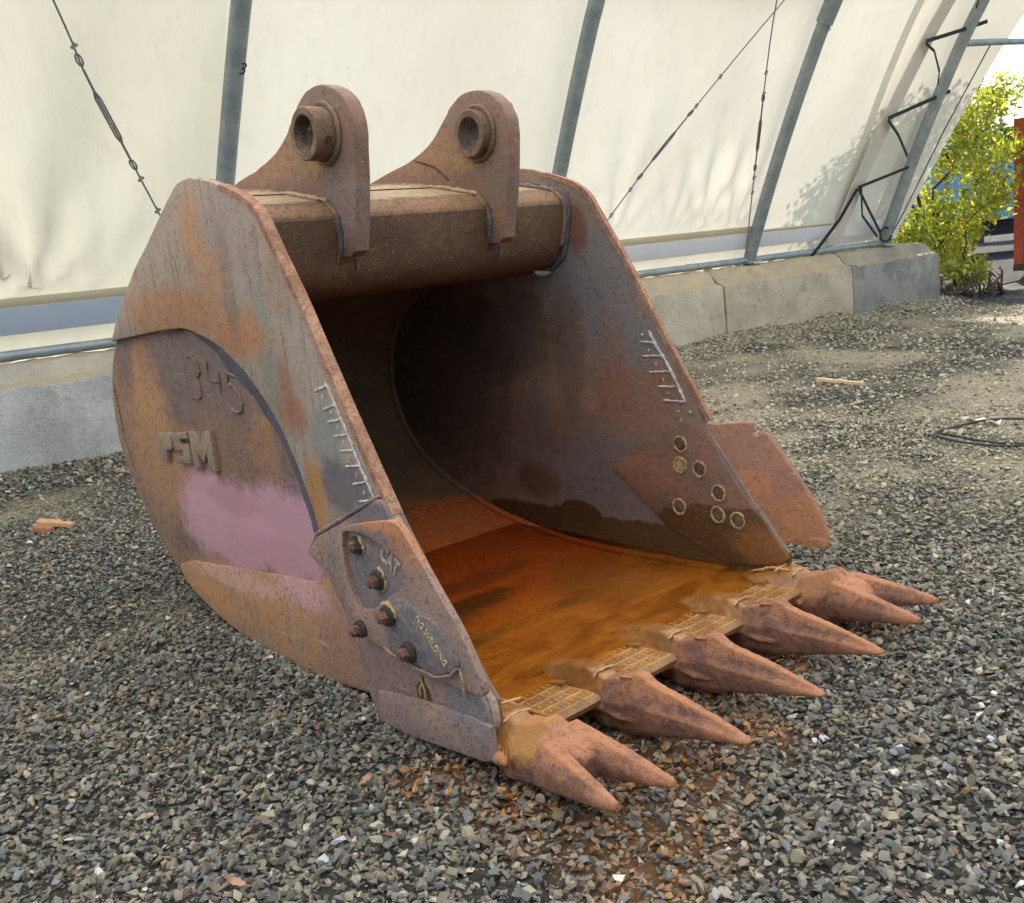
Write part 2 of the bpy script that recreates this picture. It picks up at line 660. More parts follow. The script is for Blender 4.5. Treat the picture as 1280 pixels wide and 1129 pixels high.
def membrane(name, a0, a1, mat, s0=0.05, s1=None, off=-0.10, da=0.06, endcut=False, label=None, sag=0.05):
    s1 = _seg[-1] - 0.05 if s1 is None else s1
    low = np.arange(s0, min(4.5, s1), 0.06)
    hi = np.arange(max(4.5, s0), s1, 0.4) if s1 > 4.5 else np.array([])
    S = np.r_[low, hi, s1]
    A = np.linspace(a0, a1, max(2, int((a1 - a0) / da)))
    SS, AA = np.meshgrid(S, A, indexing='ij')
    I, H = prof_at(SS)
    if endcut:
        lim = 12.06 + 0.34 * np.clip(H - 1.18, 0, 3.2)
        AA = a0 + (AA - a0) / (a1 - a0) * (lim - a0)
    ni, nh = prof_norm(SS)
    bow = sag * np.sin(np.pi * np.clip((AA - a0) / (a1 - a0), 0, 1)) * np.clip((H - 1.0) / 1.0, 0, 1)
    off2 = off - 0.05 + bow * 0.7 + fold(AA, H)
    I2, H2 = I + ni * off2, H + nh * off2
    P = AA[..., None] * DV + (WD - I2)[..., None] * NV
    P[..., 2] = H2
    ns, na = SS.shape
    idx = np.arange(ns * na).reshape(ns, na)
    F = np.stack([idx[:-1, :-1], idx[:-1, 1:], idx[1:, 1:], idx[1:, :-1]], -1).reshape(-1, 4)
    o = mesh(name, P.reshape(-1, 3).tolist(), F.tolist(), mat, tent, 180, fix=False)
    if label:
        o['label'] = label
    return o


S_W = float(np.interp(4.75, PROF[:len(PROF) // 2, 1], _seg[:len(PROF) // 2]))
membrane('fabric_panel', -9.0, 1.70, M_fab_grey, s1=S_W, da=0.09)
membrane('roof_panel', -9.0, 12.9, M_roof, s0=S_W + 0.01, da=0.6, sag=0.0)
membrane('fabric_panel', 1.70, 5.25, M_fab, s1=S_W)
membrane('fabric_panel', 5.25, 8.65, M_fab, s1=S_W)
membrane('fabric_panel', 8.65, 10.55, M_fab, s1=S_W)
membrane('fabric_panel', 10.42, 12.9, M_fab, s1=S_W, off=-0.13, endcut=True, label='laced end panel of the cream fabric')


def tstrip(name, a0, a1, h0, h1, off, mat, label=None, na=40, wave=0.0):
    V, F = [], []
    for k in range(na + 1):
        a = a0 + (a1 - a0) * k / na
        w = wave * math.sin(a * 7.0) + wave * 0.7 * math.sin(a * 17.3)
        for t, h in ((0, h0), (0.5, (h0 + h1) / 2), (1, h1)):
            i = float(i_of_h(h)) + off + w * (1 - t) + (0.012 if t == 0.5 else 0)
            V.append(wpt(a, i, h))
        for t, h in ((1, h1), (0.5, (h0 + h1) / 2), (0, h0)):
            i = float(i_of_h(h)) + off - 0.016 + w * (1 - t)
            V.append(wpt(a, i, h))
    for k in range(na):
        for q in range(6):
            F.append((k * 6 + q, k * 6 + (q + 1) % 6, k * 6 + 6 + (q + 1) % 6, k * 6 + 6 + q))
    F += [tuple(range(6)), tuple(range(na * 6, na * 6 + 6))]
    o = mesh(name, V, F, mat, tent, 40)
    if label:
        o['label'] = label
    return o


tstrip('band', -9, 1.66, 1.165, 1.385, -0.075, M_bandblue, 'bluish lower band of the fabric wall', 60)
tstrip('band', 1.74, 5.21, 1.165, 1.37, -0.075, M_band)
tstrip('band', 5.29, 8.61, 1.15, 1.345, -0.075, M_band)
tstrip('band', 8.69, 11.46, 1.15, 1.335, -0.075, M_band)
tstrip('hem', -9, 1.66, 1.387, 1.462, -0.078, M_hem)
tstrip('hem', 1.74, 5.21, 1.374, 1.45, -0.078, M_hem)
tstrip('hem', 5.29, 8.61, 1.348, 1.43, -0.078, M_hem)
tstrip('hem', 8.69, 10.5, 1.338, 1.375, -0.078, M_hem)

# upright hem of the laced panel: a double strip following the arch
V, F = [], []
for k in range(60):
    s = 0.12 + k * 0.1
    i, h = prof_at(s)
    ni, nh = prof_norm(np.array(s))
    w0 = 10.30 + 0.17 * max(0, h - 1.0)
    for da_, of in ((0, -0.06), (0.24, -0.055), (0.24, -0.075), (0, -0.08)):
        V.append(wpt(w0 + da_, float(i + ni * of), float(h + nh * of)))
for k in range(59):
    for q in range(4):
        F.append((k * 4 + q, k * 4 + (q + 1) % 4, k * 4 + 4 + (q + 1) % 4, k * 4 + 4 + q))
F += [(0, 1, 2, 3), (236, 237, 238, 239)]
o = mesh('laced_hem', V, F, fabric_mat('grey_hem_fabric', C(206, 200, 188), C(214, 208, 196), 0.2, 0.5), tent, 40)
o['label'] = 'grey upright hem strip holding the lacing straps'

# galvanised tube
t = NT('galvanised_steel')
n = t.noise(5, 5, 0.65)
f = t.noise(60, 3, 0.6, vec=t.mapped((1, 1, 0.25)))
col = t.mix(t.step(n, 0.35, 0.65), C(126, 138, 142), C(150, 156, 155))
col = t.mix(t.step(f, 0.5, 0.75, 0, 0.45), col, C(96, 104, 100))
t.set(Base_Color=col, Metallic=0.35, Roughness=t.step(f, 0.3, 0.7, 0.38, 0.6), Normal=t.bump(f, 0.12, 0.004))
M_galv = t.m
t = NT('black_webbing')
t.set(Base_Color=C(28, 28, 32), Roughness=0.85)
M_strap = t.m
t = NT('wire_rope')
t.set(Base_Color=C(120, 112, 116), Roughness=0.6, Metallic=0.2)
M_wire = t.m
t = NT('marker_ink')
t.set(Base_Color=C(30, 30, 34), Roughness=0.8)
M_ink = t.m

for a in (-5.3, -1.8, 1.70, 5.25, 8.65, 11.52):
    pts = []
    for s in np.arange(0.02, _seg[-1], 0.22):
        i, h = prof_at(s)
        lean = 0.087 * (min(float(h), 5.0) - 2.84) if abs(a - 1.70) < .01 else 0.0
        pts.append(wpt(a + lean, float(i), float(h)))
    r = tube('arch_rib', pts, 0.080, M_galv, tent, 18)
    # foot plate on the block ridge
    c = wpt(a - (.16 if abs(a - 1.70) < .01 else 0), -0.34, 0.975)
    V, F = box_vf(-0.13, 0.13, -0.12, 0.12, -0.012, 0.012)
    M = Matrix(((DV[0], NV[0], 0, c.x), (DV[1], NV[1], 0, c.y), (0, 0, 1, c.z), (0, 0, 0, 1)))
    mesh('foot_plate', [M @ Vector(v) for v in V], F, M_galv, r)
    if abs(a - 8.65) < 0.01:
        # splice sleeve and purlin bracket high on this rib
        ss = [wpt(a, float(i_of_h(h)), h) for h in (3.62, 3.72, 3.82, 3.95)]
        tube('splice_sleeve', ss, 0.1, M_galv, r, 18)
        tube('purlin', [wpt(a, float(i_of_h(3.86)) - 0.05, 3.86), wpt(a - 3.4, float(i_of_h(3.86)) - 0.05, 3.86)], 0.03, M_galv, tent, 8)
        tube('bolt', [wpt(a, float(i_of_h(3.55)) + 0.08, 3.55), wpt(a, float(i_of_h(3.55)) + 0.115, 3.54)], 0.022, M_galv, r, 6)
    if abs(a - 1.70) < 0.01:
        h = 3.02
        i = float(i_of_h(h))
        e1, e2 = wpt(a, float(i_of_h(h - .1)), h - .1), wpt(a, float(i_of_h(h + .1)), h + .1)
        upv = (e2 - e1).normalized()
        pos = wpt(a + 0.015, i + 0.088, h)
        text_mesh('numeral', '3', 0.13, 0.002, pos, DV, upv, M_ink, r, shear=0.3)
tube('base_pipe', [wpt(-9, -0.33, 1.0), wpt(11.4, -0.33, 1.0)], 0.045, M_galv, tent, 12)
tube('end_brace', [wpt(11.6, float(i_of_h(3.5)), 3.5), wpt(12.2, float(i_of_h(3.53)), 3.53), wpt(16.0, 1.3, 3.6)], 0.045, M_galv, tent, 10)


def rope_pts(q, off=0.02):
    return [wpt(a, float(i_of_h(h)) + off, h) for a, h in q]


def cable(q, f0, clips, label):
    P = catmull([tuple(p) for p in rope_pts(q, 0.03)], 6)
    o = tube('bracing_cable', P, 0.0075, M_wire, tent, 6)
    o['label'] = label
    P = [Vector(p) for p in P]
    L = np.r_[0, np.cumsum([(P[k + 1] - P[k]).length for k in range(len(P) - 1)])]

    def at(d):
        return Vector([np.interp(d, L, [p[j] for p in P]) for j in range(3)])
    d0 = f0 * L[-1]
    side = Vector(DV) * 0.019
    parts = []
    p0, p1 = at(d0), at(d0 + 0.42)
    for sg in (-1, 1):
        parts.append(tube_vf([p0 + side * 0.3 * sg, p0.lerp(p1, 0.12) + side * sg, p0.lerp(p1, 0.88) + side * sg, p1 + side * 0.3 * sg], 0.0075, 6))
    parts.append(tube_vf([at(d0 - 0.18), at(d0 + 0.04)], 0.010, 6))
    parts.append(tube_vf([at(d0 + 0.38), at(d0 + 0.56)], 0.010, 6))
    for c in (d0 - 0.25, d0 + 0.62):
        ring = [at(c) + Vector(DV) * 0.022 * math.cos(w) + (at(c + 0.05) - at(c)).normalized() * 0.045 * math.sin(w) for w in np.linspace(0, 2 * math.pi, 13)]
        parts.append(tube_vf(ring, 0.0075, 6))
    V, F = join_vf(parts)
    mesh('turnbuckle', V, F, M_wire, o, 40)
    for c in clips:
        q0 = at(d0 + c)
        V, F = join_vf([tube_vf([q0 - Vector(DV) * 0.022 - Vector((0, 0, .014)), q0 + Vector(DV) * 0.026 + Vector((0, 0, .012))], 0.012, 6), tube_vf([q0 - Vector((0, 0, 0.025)), q0 + Vector((0, 0, 0.025))], 0.011, 6)])
        mesh('cable_clip', V, F, M_wire, o, 40)


cable([(-0.5, 5.2), (0.39, 3.47), (0.58, 3.01), (0.8, 2.58), (1.08, 2.02), (1.55, 1.1)], 0.58, (-0.85, -0.35, 0.75, 1.05), 'wire rope with turnbuckle at the left end of the fabric wall')
cable([(8.6, 4.7), (7.82, 3.8), (6.65, 2.42), (5.97, 1.58), (5.5, 1.02)], 0.60, (-0.75, -0.35, 0.8, 1.15), 'long diagonal wire rope with turnbuckle beside the far bucket side')
cable([(7.5, 4.7), (7.69, 3.79), (8.17, 2.39), (8.48, 1.27), (8.54, 1.08)], 0.58, (-0.55, -0.3, 0.75, 0.95), 'steep wire rope with turnbuckle close to the middle rib')


def strap(q, w=0.024):
    P = [wpt(a, float(i_of_h(h)) + of, h) for a, h, of in q]
    V, F = [], []
    for k, p in enumerate(P):
        tdir = (P[min(k + 1, len(P) - 1)] - P[max(k - 1, 0)]).normalized()
        inward = Vector(-NV)
        s = tdir.cross(inward).normalized() * w
        for e in (s, -s):
            V.append(p + e + inward * 0.003)
        for e in (-s, s):
            V.append(p + e - inward * 0.003)
    for k in range(len(P) - 1):
        for j in range(4):
            F.append((k * 4 + j, k * 4 + (j + 1) % 4, k * 4 + 4 + (j + 1) % 4, k * 4 + 4 + j))
    F += [(0, 1, 2, 3), tuple(range(len(P) * 4 - 4, len(P) * 4))]
    return mesh('lacing_strap', V, F, M_strap, tent, 40)


strap([(10.74, 3.50, 0.0), (11.4, 3.64, 0.02), (11.82, 3.74, 0.03)])
strap([(10.74, 3.48, 0.0), (11.0, 3.40, 0.0), (11.3, 3.18, 0.0), (11.40, 3.02, 0.0)], 0.02)
strap([(10.60, 2.64, 0.0), (11.2, 2.81, 0.02), (11.70, 2.95, 0.03)])
strap([(10.60, 2.62, 0.0), (10.95, 2.44, 0.0), (11.36, 2.16, 0.0)])
strap([(10.48, 1.80, 0.0), (11.1, 1.94, 0.02), (11.62, 2.06, 0.03)], 0.02)
strap([(10.48, 1.80, 0.0), (10.9, 1.48, 0.01), (11.35, 1.14, 0.02)])
strap([(10.55, 1.80, 0.0), (10.75, 1.42, 0.03), (11.25, 1.10, 0.05)], 0.02)
strap([(10.47, 1.78, 0.0), (10.28, 1.4, 0.02), (9.85, 0.93, 0.06)], 0.026)
strap([(11.2, 4.10, 0.0), (11.38, 3.98, 0.02), (11.42, 3.86, 0.03)], 0.02)
loop = [wpt(11.4 + 0.14 * math.cos(w), -0.2, 1.12 + 0.10 * math.sin(w)) for w in np.linspace(0, 6.0, 16)]
tube('lacing_strap', loop, 0.014, M_strap, tent, 6)
cord = [wpt(a, float(i_of_h(h)) - 0.02, h) for a, h in ((12.24, 3.54), (12.03, 2.51), (11.8, 1.41), (11.66, 1.05))]
tube('edge_cord', cord, 0.008, M_strap, tent, 6)


# ------------------------------------------------------------------ concrete blocks
def concrete(name, c1, c2, stain, amt=0.5):
    t = NT(name)
    oi = t.node('ShaderNodeObjectInfo')
    vec = t.vmath('ADD', t.coord(), oi.outputs['Location']).outputs[0]
    n = t.noise(2.6, 6, 0.65, 0.3, vec)
    m = t.noise(22, 6, 0.7, 0, vec)
    f = t.noise(110, 3, 0.6, 0, vec)
    col = t.mix(t.step(n, 0.35, 0.65), c1, c2)
    col = t.mix(t.step(m, 0.5, 0.72, 0, 0.55), col, t.mix(0.4, col, (0.02, 0.02, 0.018, 1)))
    col = t.mix(t.step(t.noise(4, 6, 0.75, 0.6, vec), 0.56, 0.66, 0, amt), col, stain)
    col = t.mix(t.step(f, 0.6, 0.75, 0, 0.4), col, C(60, 58, 54))
    pit = t.voronoi(48, 'F1', vec=vec)
    col = t.mix(t.math('MULTIPLY', t.step(pit, 0.20, 0.10), t.step(m, 0.45, 0.6, 0.0, 0.8)), col, C(66, 63, 58))
    g2 = t.noise(62, 4, 0.75, 0.4, vec)
    col = t.mix(t.step(g2, 0.55, 0.68, 0.0, 0.5), col, t.mix(0.55, col, (0.02, 0.02, 0.02, 1)))
    col = t.mix(t.step(g2, 0.46, 0.34, 0.0, 0.35), col, C(206, 202, 192))
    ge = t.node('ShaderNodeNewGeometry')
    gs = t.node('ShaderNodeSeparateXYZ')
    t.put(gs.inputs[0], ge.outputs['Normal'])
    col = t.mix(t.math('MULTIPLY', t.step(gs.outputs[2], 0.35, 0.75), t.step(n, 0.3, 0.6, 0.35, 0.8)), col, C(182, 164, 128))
    h = t.math('ADD', t.math('MULTIPLY', m, 1.0), t.math('ADD', t.math('MULTIPLY', f, 0.5), t.math('MULTIPLY', g2, 0.8)))
    t.set(Base_Color=col, Roughness=0.92, Specular_IOR_Level=0.25, Normal=t.bump(h, 0.8, 0.02))
    return t.m


M_conc = concrete('tan_concrete', C(172, 162, 142), C(192, 182, 160), C(150, 126, 96), 0.4)
M_conc2 = concrete('tan_concrete_rough', C(168, 158, 137), C(188, 176, 153), C(154, 126, 90), 0.6)
M_conc_grey = concrete('grey_concrete', C(122, 120, 116), C(146, 143, 136), C(172, 170, 164), 0.5)
M_conc_pale = concrete('pale_concrete', C(158, 158, 154), C(182, 182, 178), C(150, 148, 142), 0.3)


def block(a0, a1, mat, label, seed):
    rr = random.Random(seed)
    sec = [(0.0, -0.25), (0.012, 0.30), (-0.004, 0.735), (-0.016, 0.758), (-0.15, 0.79), (-0.24, 0.925), (-0.30, 0.945), (-0.56, 0.945), (-0.62, 0.92), (-0.72, 0.79), (-0.86, 0.77), (-0.90, 0.73), (-0.90, -0.25)]
    ac = (a0 + a1) / 2
    c = wpt(ac, -0.45, 0)
    na = max(4, int((a1 - a0) / 0.08))
    V, F = [], []
    n = len(sec)
    for k in range(na + 1):
        a = (a1 - a0) * (k / na - 0.5)
        e = 0.014 if k in (0, na) else 0.0
        for q, (i, h) in enumerate(sec):
            j = 0.008 * (1.6 if 2 <= q <= 8 else 0.6)
            hh = h + (rr.uniform(-j, j) if h > 0 else 0) - (0.008 if (k in (0, na) and h > 0.5) else 0)
            # chipped upper arris
            if q in (2, 3) and rr.random() < 0.2:
                hh -= rr.uniform(0.0, 0.03)
            if 5 <= q <= 8 and k in (0, na):
                hh -= 0.03
            V.append(Vector(DV) * a - Vector(NV) * (i + 0.45 - (e if i > -0.1 else -e) + rr.uniform(-.004, .004)) + Vector((0, 0, hh)))
    for k in range(na):
        for q in range(n):
            F.append((k * n + q, k * n + (q + 1) % n, (k + 1) * n + (q + 1) % n, (k + 1) * n + q))
    F += [tuple(range(n)), tuple(range(na * n, na * n + n))]
    o = mesh('concrete_block', V, F, mat, None, 28)
    o.location = c
    return tag(o, label, 'concrete block', 'concrete blocks under the fabric wall')


block(-2.2, 0.90, M_conc_pale, 'pale rough concrete block at the far left behind the bucket', 1)
block(0.91, 3.2, M_conc, 'concrete block hidden mostly behind the bucket back', 2)
block(3.21, 5.5, M_conc2, 'concrete block directly behind the bucket mouth', 3)
block(5.51, 7.815, M_conc, 'tan concrete block emerging from behind the far bucket side', 4)
block(7.84, 10.35, M_conc2, 'tan concrete block between two joints below the middle rib', 5)
block(10.37, 12.42, M_conc_grey, 'dark grey end concrete block beside the bushy tree', 6)
block(-6.0, -2.22, M_conc_pale, 'pale concrete block left of the picture edge', 7)

# ------------------------------------------------------------------ gravel
def stone_templates(n):
    out = []
    rr = np.random.default_rng(5)
    for k in range(n):
        m = 9 if k % 3 else 11
        p = rr.normal(size=(m, 3))
        p /= np.linalg.norm(p, axis=1)[:, None]
        p *= rr.uniform(0.72, 1.0, (m, 1))
        p = np.sign(p) * np.abs(p) ** 0.8
        p *= np.array([1.0, rr.uniform(0.58, 0.9), rr.uniform(0.30, 0.62)])
        bm = bmesh.new()
        for q in p:
            bm.verts.new(q)
        r = bmesh.ops.convex_hull(bm, input=bm.verts)
        for g in r.get('geom_interior', []):
            if isinstance(g, bmesh.types.BMVert) and g.is_valid and not g.link_faces:
                bm.verts.remove(g)
        bmesh.ops.triangulate(bm, faces=bm.faces)
        bm.verts.ensure_lookup_table()
        bm.verts.index_update()
        out.append((np.array([v.co[:] for v in bm.verts]), np.array([[v.index for v in f.verts] for f in bm.faces])))
        bm.free()
    return out


TPL = stone_templates(36)
PAL = np.array([C(r, g, b)[:3] for r, g, b in ((112, 110, 104), (124, 120, 110), (102, 103, 101), (104, 111, 114), (134, 127, 112), (126, 116, 100), (146, 137, 119), (92, 90, 86), (156, 150, 138), (116, 108, 96), (106, 112, 112), (190, 192, 190))])
PALW = np.array([.14, .14, .10, .09, .12, .09, .07, .08, .05, .06, .05, .01])


def in_bucket(x, y):
    return (x > 0.10) & (x < 1.46) & (y > 0.22) & (y < 2.05)


def scatter(n, rmin, rmax, smin, smax, ang0, ang1, keep):
    out = []
    th = RNG.uniform(ang0, ang1, n)
    r = np.sqrt(RNG.uniform(rmin ** 2, rmax ** 2, n))
    x, y = CP.x + r * np.sin(th), CP.y + r * np.cos(th)
    u = RNG.random(n)
    s = smin * (smax / smin) ** (u ** 1.5)
    i = WD - (x * NV[0] + y * NV[1])
    a = x * DV[0] + y * DV[1]
    ok = ((i > 0.01) | (a > 12.5)) & ~in_bucket(x, y)
    du = dust_mask(x, y)
    ok &= RNG.random(n) > du * keep
    return x[ok], y[ok], s[ok], du[ok]


def build_gravel():
    yaw = math.atan2(FW.x, FW.y)
    parts = [scatter(47000, 1.2, 4.4, 0.0115, 0.0235, yaw - 0.66, yaw + 0.66, 0.35),
             scatter(11000, 1.2, 4.4, 0.0050, 0.0105, yaw - 0.66, yaw + 0.66, 0.0),
             scatter(24000, 4.4, 10.0, 0.0065, 0.0125, yaw - 0.6, yaw + 0.6, 0.0),
             scatter(700, 1.2, 4.5, 0.022, 0.032, yaw - 0.66, yaw + 0.66, 0.8),
             scatter(44000, 4.4, 7.8, 0.011, 0.026, yaw - 0.6, yaw + 0.6, 0.32),
             scatter(30000, 7.8, 15.5, 0.016, 0.038, yaw - 0.56, yaw + 0.56, 0.4)]
    # heap along the foot of the blocks
    m = 12000
    a = RNG.uniform(-1.6, 12.5, m)
    i = np.abs(RNG.normal(0, 0.28, m)) + 0.01
    hx, hy = a * DV[0] + (WD - i) * NV[0], a * DV[1] + (WD - i) * NV[1]
    parts.append((hx, hy, RNG.uniform(0.014, 0.036, m), np.zeros(m)))
    # stones pressed up against the near lower edge and under the lip
    m = 1500
    hy = RNG.uniform(.25, 1.9, m)
    hx = np.abs(RNG.normal(0, .05, m)) * -1 + .035
    parts.append((hx, hy, RNG.uniform(.009, .02, m), np.full(m, -.35)))
    m = 500
    parts.append((RNG.uniform(-.02, 1.55, m), RNG.uniform(.0, .25, m), RNG.uniform(.009, .018, m), np.full(m, -.1)))
    x, y, s, du = (np.concatenate([p[k] for p in parts]) for k in range(4))
    N = len(x)
    z = ground_h(x, y) + RNG.uniform(-0.7, 1.0, N) * np.minimum(s, .02) - du * np.minimum(s, .02) * np.where(du < 0, 2.2, 0.3)
    du = np.maximum(du, 0)
    c = PAL[RNG.choice(len(PAL), N, p=PALW / PALW.sum())] * np.array([0.99, 0.95, 0.87]) * RNG.uniform(0.60, 1.42, (N, 1))
    # dry dusty stones where the fines are packed
    dm = np.clip(du * 0.55 + 0.72 * np.clip((x - 1.6) / 2.6, 0, 1), 0, 0.9)[:, None]
    c = c * (1 - dm) + dm * (np.array(C(174, 165, 140)[:3]) * RNG.uniform(0.42, 1.3, (N, 1)))
    st = stain_mask(x, y) * (RNG.random(N) < 0.52) * RNG.uniform(0.35, 1.0, N)
    rustc = np.array([C(158, 96, 34)[:3], C(104, 64, 28)[:3], C(178, 122, 60)[:3]])[RNG.integers(0, 3, N)]
    c = c * (1 - st[:, None]) + rustc * st[:, None]
    wh = RNG.random(N) < 0.0015
    c[wh] = np.array(C(176, 182, 184)[:3])
    br = RNG.random(N) < 0.002
    c[br] = np.array(C(132, 98, 76)[:3])
    Vs, Fs, Cs = [], [], []
    base = 0
    tid = RNG.integers(0, len(TPL), N)
    for k, (tv, tf) in enumerate(TPL):
        w = np.where(tid == k)[0]
        n = len(w)
        if not n:
            continue
        ya = RNG.uniform(0, 2 * np.pi, n)
        tl = RNG.normal(0, 0.5, n)
        tr = RNG.normal(0, 0.5, n)
        cy, sy, ct, st_, cr, sr = np.cos(ya), np.sin(ya), np.cos(tl), np.sin(tl), np.cos(tr), np.sin(tr)
        v = tv[None] * s[w][:, None, None]
        X, Y, Z = v[..., 0], v[..., 1], v[..., 2]
        Y, Z = Y * ct[:, None] - Z * st_[:, None], Y * st_[:, None] + Z * ct[:, None]
        X, Z = X * cr[:, None] + Z * sr[:, None], -X * sr[:, None] + Z * cr[:, None]
        X, Y = X * cy[:, None] - Y * sy[:, None], X * sy[:, None] + Y * cy[:, None]
        P = np.stack([X + x[w][:, None], Y + y[w][:, None], Z + z[w][:, None]], -1).reshape(-1, 3)
        nv = len(tv)
        Vs.append(P)
        Fs.append((tf[None] + (np.arange(n) * nv)[:, None, None] + base).reshape(-1, 3))
        cc = np.repeat(c[w], nv, 0)
        al = np.repeat(st[w], nv)
        Cs.append(np.c_[cc, al])
        base += n * nv
    V, F, K = np.concatenate(Vs), np.concatenate(Fs), np.concatenate(Cs)
    me = bpy.data.meshes.new('gravel')
    me.vertices.add(len(V))
    me.vertices.foreach_set('co', V.ravel())
    me.loops.add(F.size)
    me.loops.foreach_set('vertex_index', F.ravel().astype(np.int32))
    me.polygons.add(len(F))
    me.polygons.foreach_set('loop_start', np.arange(0, F.size, 3, dtype=np.int32))
    me.update(calc_edges=True)
    me.polygons.foreach_set('use_smooth', np.zeros(len(F), dtype=bool))
    ca = me.color_attributes.new('Col', 'FLOAT_COLOR', 'POINT')
    ca.data.foreach_set('color', K.astype(np.float32).ravel())
    t = NT('crushed_stone')
    at = t.node('ShaderNodeVertexColor', layer_name='Col')
    n = t.noise(110, 5, 0.7)
    col = t.mix(t.step(n, 0.35, 0.7, 0.0, 0.5), at.outputs['Color'], t.mix(0.55, at.outputs['Color'], (0.01, 0.01, 0.01, 1)))
    t.set(Base_Color=col, Roughness=t.math('SUBTRACT', 0.72, t.math('MULTIPLY', at.outputs['Alpha'], 0.35)), Specular_IOR_Level=0.4, Normal=t.bump(t.noise(220, 3, 0.6), 0.25, 0.003))
    o = link('gravel', me, t.m)
    o['kind'] = 'stuff'
    print('gravel tris', len(F), 'stones', N)


build_gravel()

# ------------------------------------------------------------------ excavator bucket
bucket = thing('excavator_bucket', 'big rusty steel excavator digging bucket with five teeth resting on gravel', 'excavator bucket', (0.75, 1.2, 0))

GREY, TAN, ORG = C(158, 142, 129), C(168, 144, 122), C(180, 130, 92)
RED, BRN, DRK = C(142, 86, 58), C(132, 100, 84), C(74, 62, 60)
PUR, BLU = C(116, 96, 90), C(94, 98, 104)
PINK = C(178, 126, 134)


def b2(y, z, ry, rz, c, s=0.8, e=0.45, x=0.0, rx=0.3):
    return ((x, y, z), (rx, ry, rz), c, s, e)


M_bar = rust('side_bar_rust', GREY, TAN, C(96, 66, 52), [
    b2(1.28, 1.48, .17, .08, ORG, .8, .5), b2(1.42, 1.62, .10, .12, ORG, .8, .5), b2(1.71, 1.33, .5, .10, C(178, 122, 82), .75, .5),
    b2(.93, 1.05, .10, .13, C(152, 94, 62), .7, .9), b2(.84, .97, .06, .06, C(150, 90, 60), .7, .9), b2(1.0, 1.16, .05, .05, C(154, 98, 66), .7, .9), b2(.98, 1.18, .06, .22, C(138, 138, 124), .8, .5), b2(.67, .90, .10, .12, C(128, 130, 120), .85, .5),
    b2(1.16, 1.24, .2, .08, C(182, 122, 74), .8, .5), b2(.6, .76, .16, .09, C(92, 86, 90), .9, .5), b2(.79, .70, .06, .16, C(172, 118, 66), .85, .5), b2(.66, .50, .08, .2, C(128, 104, 90), .7, .5),
    b2(1.1, 1.6, .25, .15, C(148, 130, 120), .7, .6), b2(.83, 1.40, .10, .12, C(150, 120, 100), .6, .6), b2(1.2, 1.40, .05, .2, C(128, 112, 104), .6, .5)], streak=0.4, speck_amt=0.4)
M_rim = rust('side_rim_rust_highlight', C(140, 94, 70), C(178, 136, 106), C(88, 60, 48), scale=3, bump=0.7, speck_amt=0.6)  # rust, with the edge highlight put into its paler tone
M_low = rust('bowl_side_rust', PUR, BRN, C(62, 50, 48), [
    b2(2.18, 1.02, .16, .2, C(166, 120, 84), .75, .6), b2(2.25, .72, .28, .34, C(178, 130, 90), .8, .6), b2(2.58, .5, .12, .5, C(156, 116, 90), .8, .5),
    b2(1.64, 1.12, .42, .16, C(110, 94, 88), .7, .5), b2(1.11, .84, .16, .10, C(172, 126, 80), .8, .6), b2(1.95, .72, .14, .14, C(172, 124, 86), .7, .6),
    b2(1.53, .19, .8, .14, C(170, 124, 88), .85, .5), b2(2.36, .34, .16, .22, C(146, 116, 96), .8, .5), b2(.85, .2, .25, .2, C(170, 118, 80), .8, .5),
    b2(1.02, .9, .06, .3, C(92, 84, 90), .75, .5), b2(1.5, .80, .5, .12, C(136, 98, 78), .7, .5),
], speck_amt=0.45, scale=1.3, streak=0.3, late=[
    ((0.0, 1.58, .49), (.4, .40, .20), C(190, 140, 147), .86, .5), ((0.0, 1.12, .53), (.4, .40, .185), C(192, 142, 149), .86, .5), ((0.0, 1.80, .52), (.4, .24, .16), C(192, 144, 147), .8, .6), ((0.0, 1.5, .60), (.4, .25, .05), C(170, 122, 128), .6, .5), ((0.0, 1.2, .44), (.4, .22, .06), C(178, 128, 134), .6, .5)])
M_heel = rust('heel_plate_rust', C(172, 122, 84), C(162, 126, 98), C(96, 70, 58), [
    b2(1.55, .27, .35, .05, C(186, 142, 124), .8, .5), b2(1.0, .33, .2, .06, C(184, 138, 136), .85, .5), b2(1.9, .12, .3, .07, C(188, 132, 82), .7, .5), b2(.75, .15, .2, .2, C(150, 110, 90), .7, .5)], scale=1.8, streak=0.35)
M_dark = rust('dark_weld_steel', C(76, 76, 86), C(94, 92, 98), C(52, 48, 50), scale=3, bump=0.5)
M_tube = rust('torque_tube_rust_lit_top', C(92, 66, 50), C(112, 84, 60), C(58, 42, 36), [
    ((0.7, 1.2, 1.72), (1.2, .28, .055), C(166, 142, 110), .95, .3), ((0.8, 1.05, 1.64), (1.0, .05, .03), C(140, 106, 76), .8, .6)], scale=1.6, bump=0.5, streak=0.3)  # lit top face and chamfer highlight put into the colour
M_ear = rust('ear_rust', C(122, 99, 86), C(136, 104, 82), C(92, 66, 54), [
    b2(1.5, 1.86, .3, .09, C(156, 112, 80), .7, .5, .4, 3), b2(1.1, 1.80, .12, .04, C(160, 128, 76), .6, .5, .4, 3), b2(1.0, 1.65, .14, .12, C(134, 114, 108), .7, .5, .4, .4)], scale=1.4)
M_boss = rust('boss_rust', C(104, 78, 62), C(134, 106, 82), C(70, 52, 44), scale=3)
M_bossin = rust('bore_steel', C(120, 108, 92), C(92, 80, 66), C(60, 52, 44), scale=2)
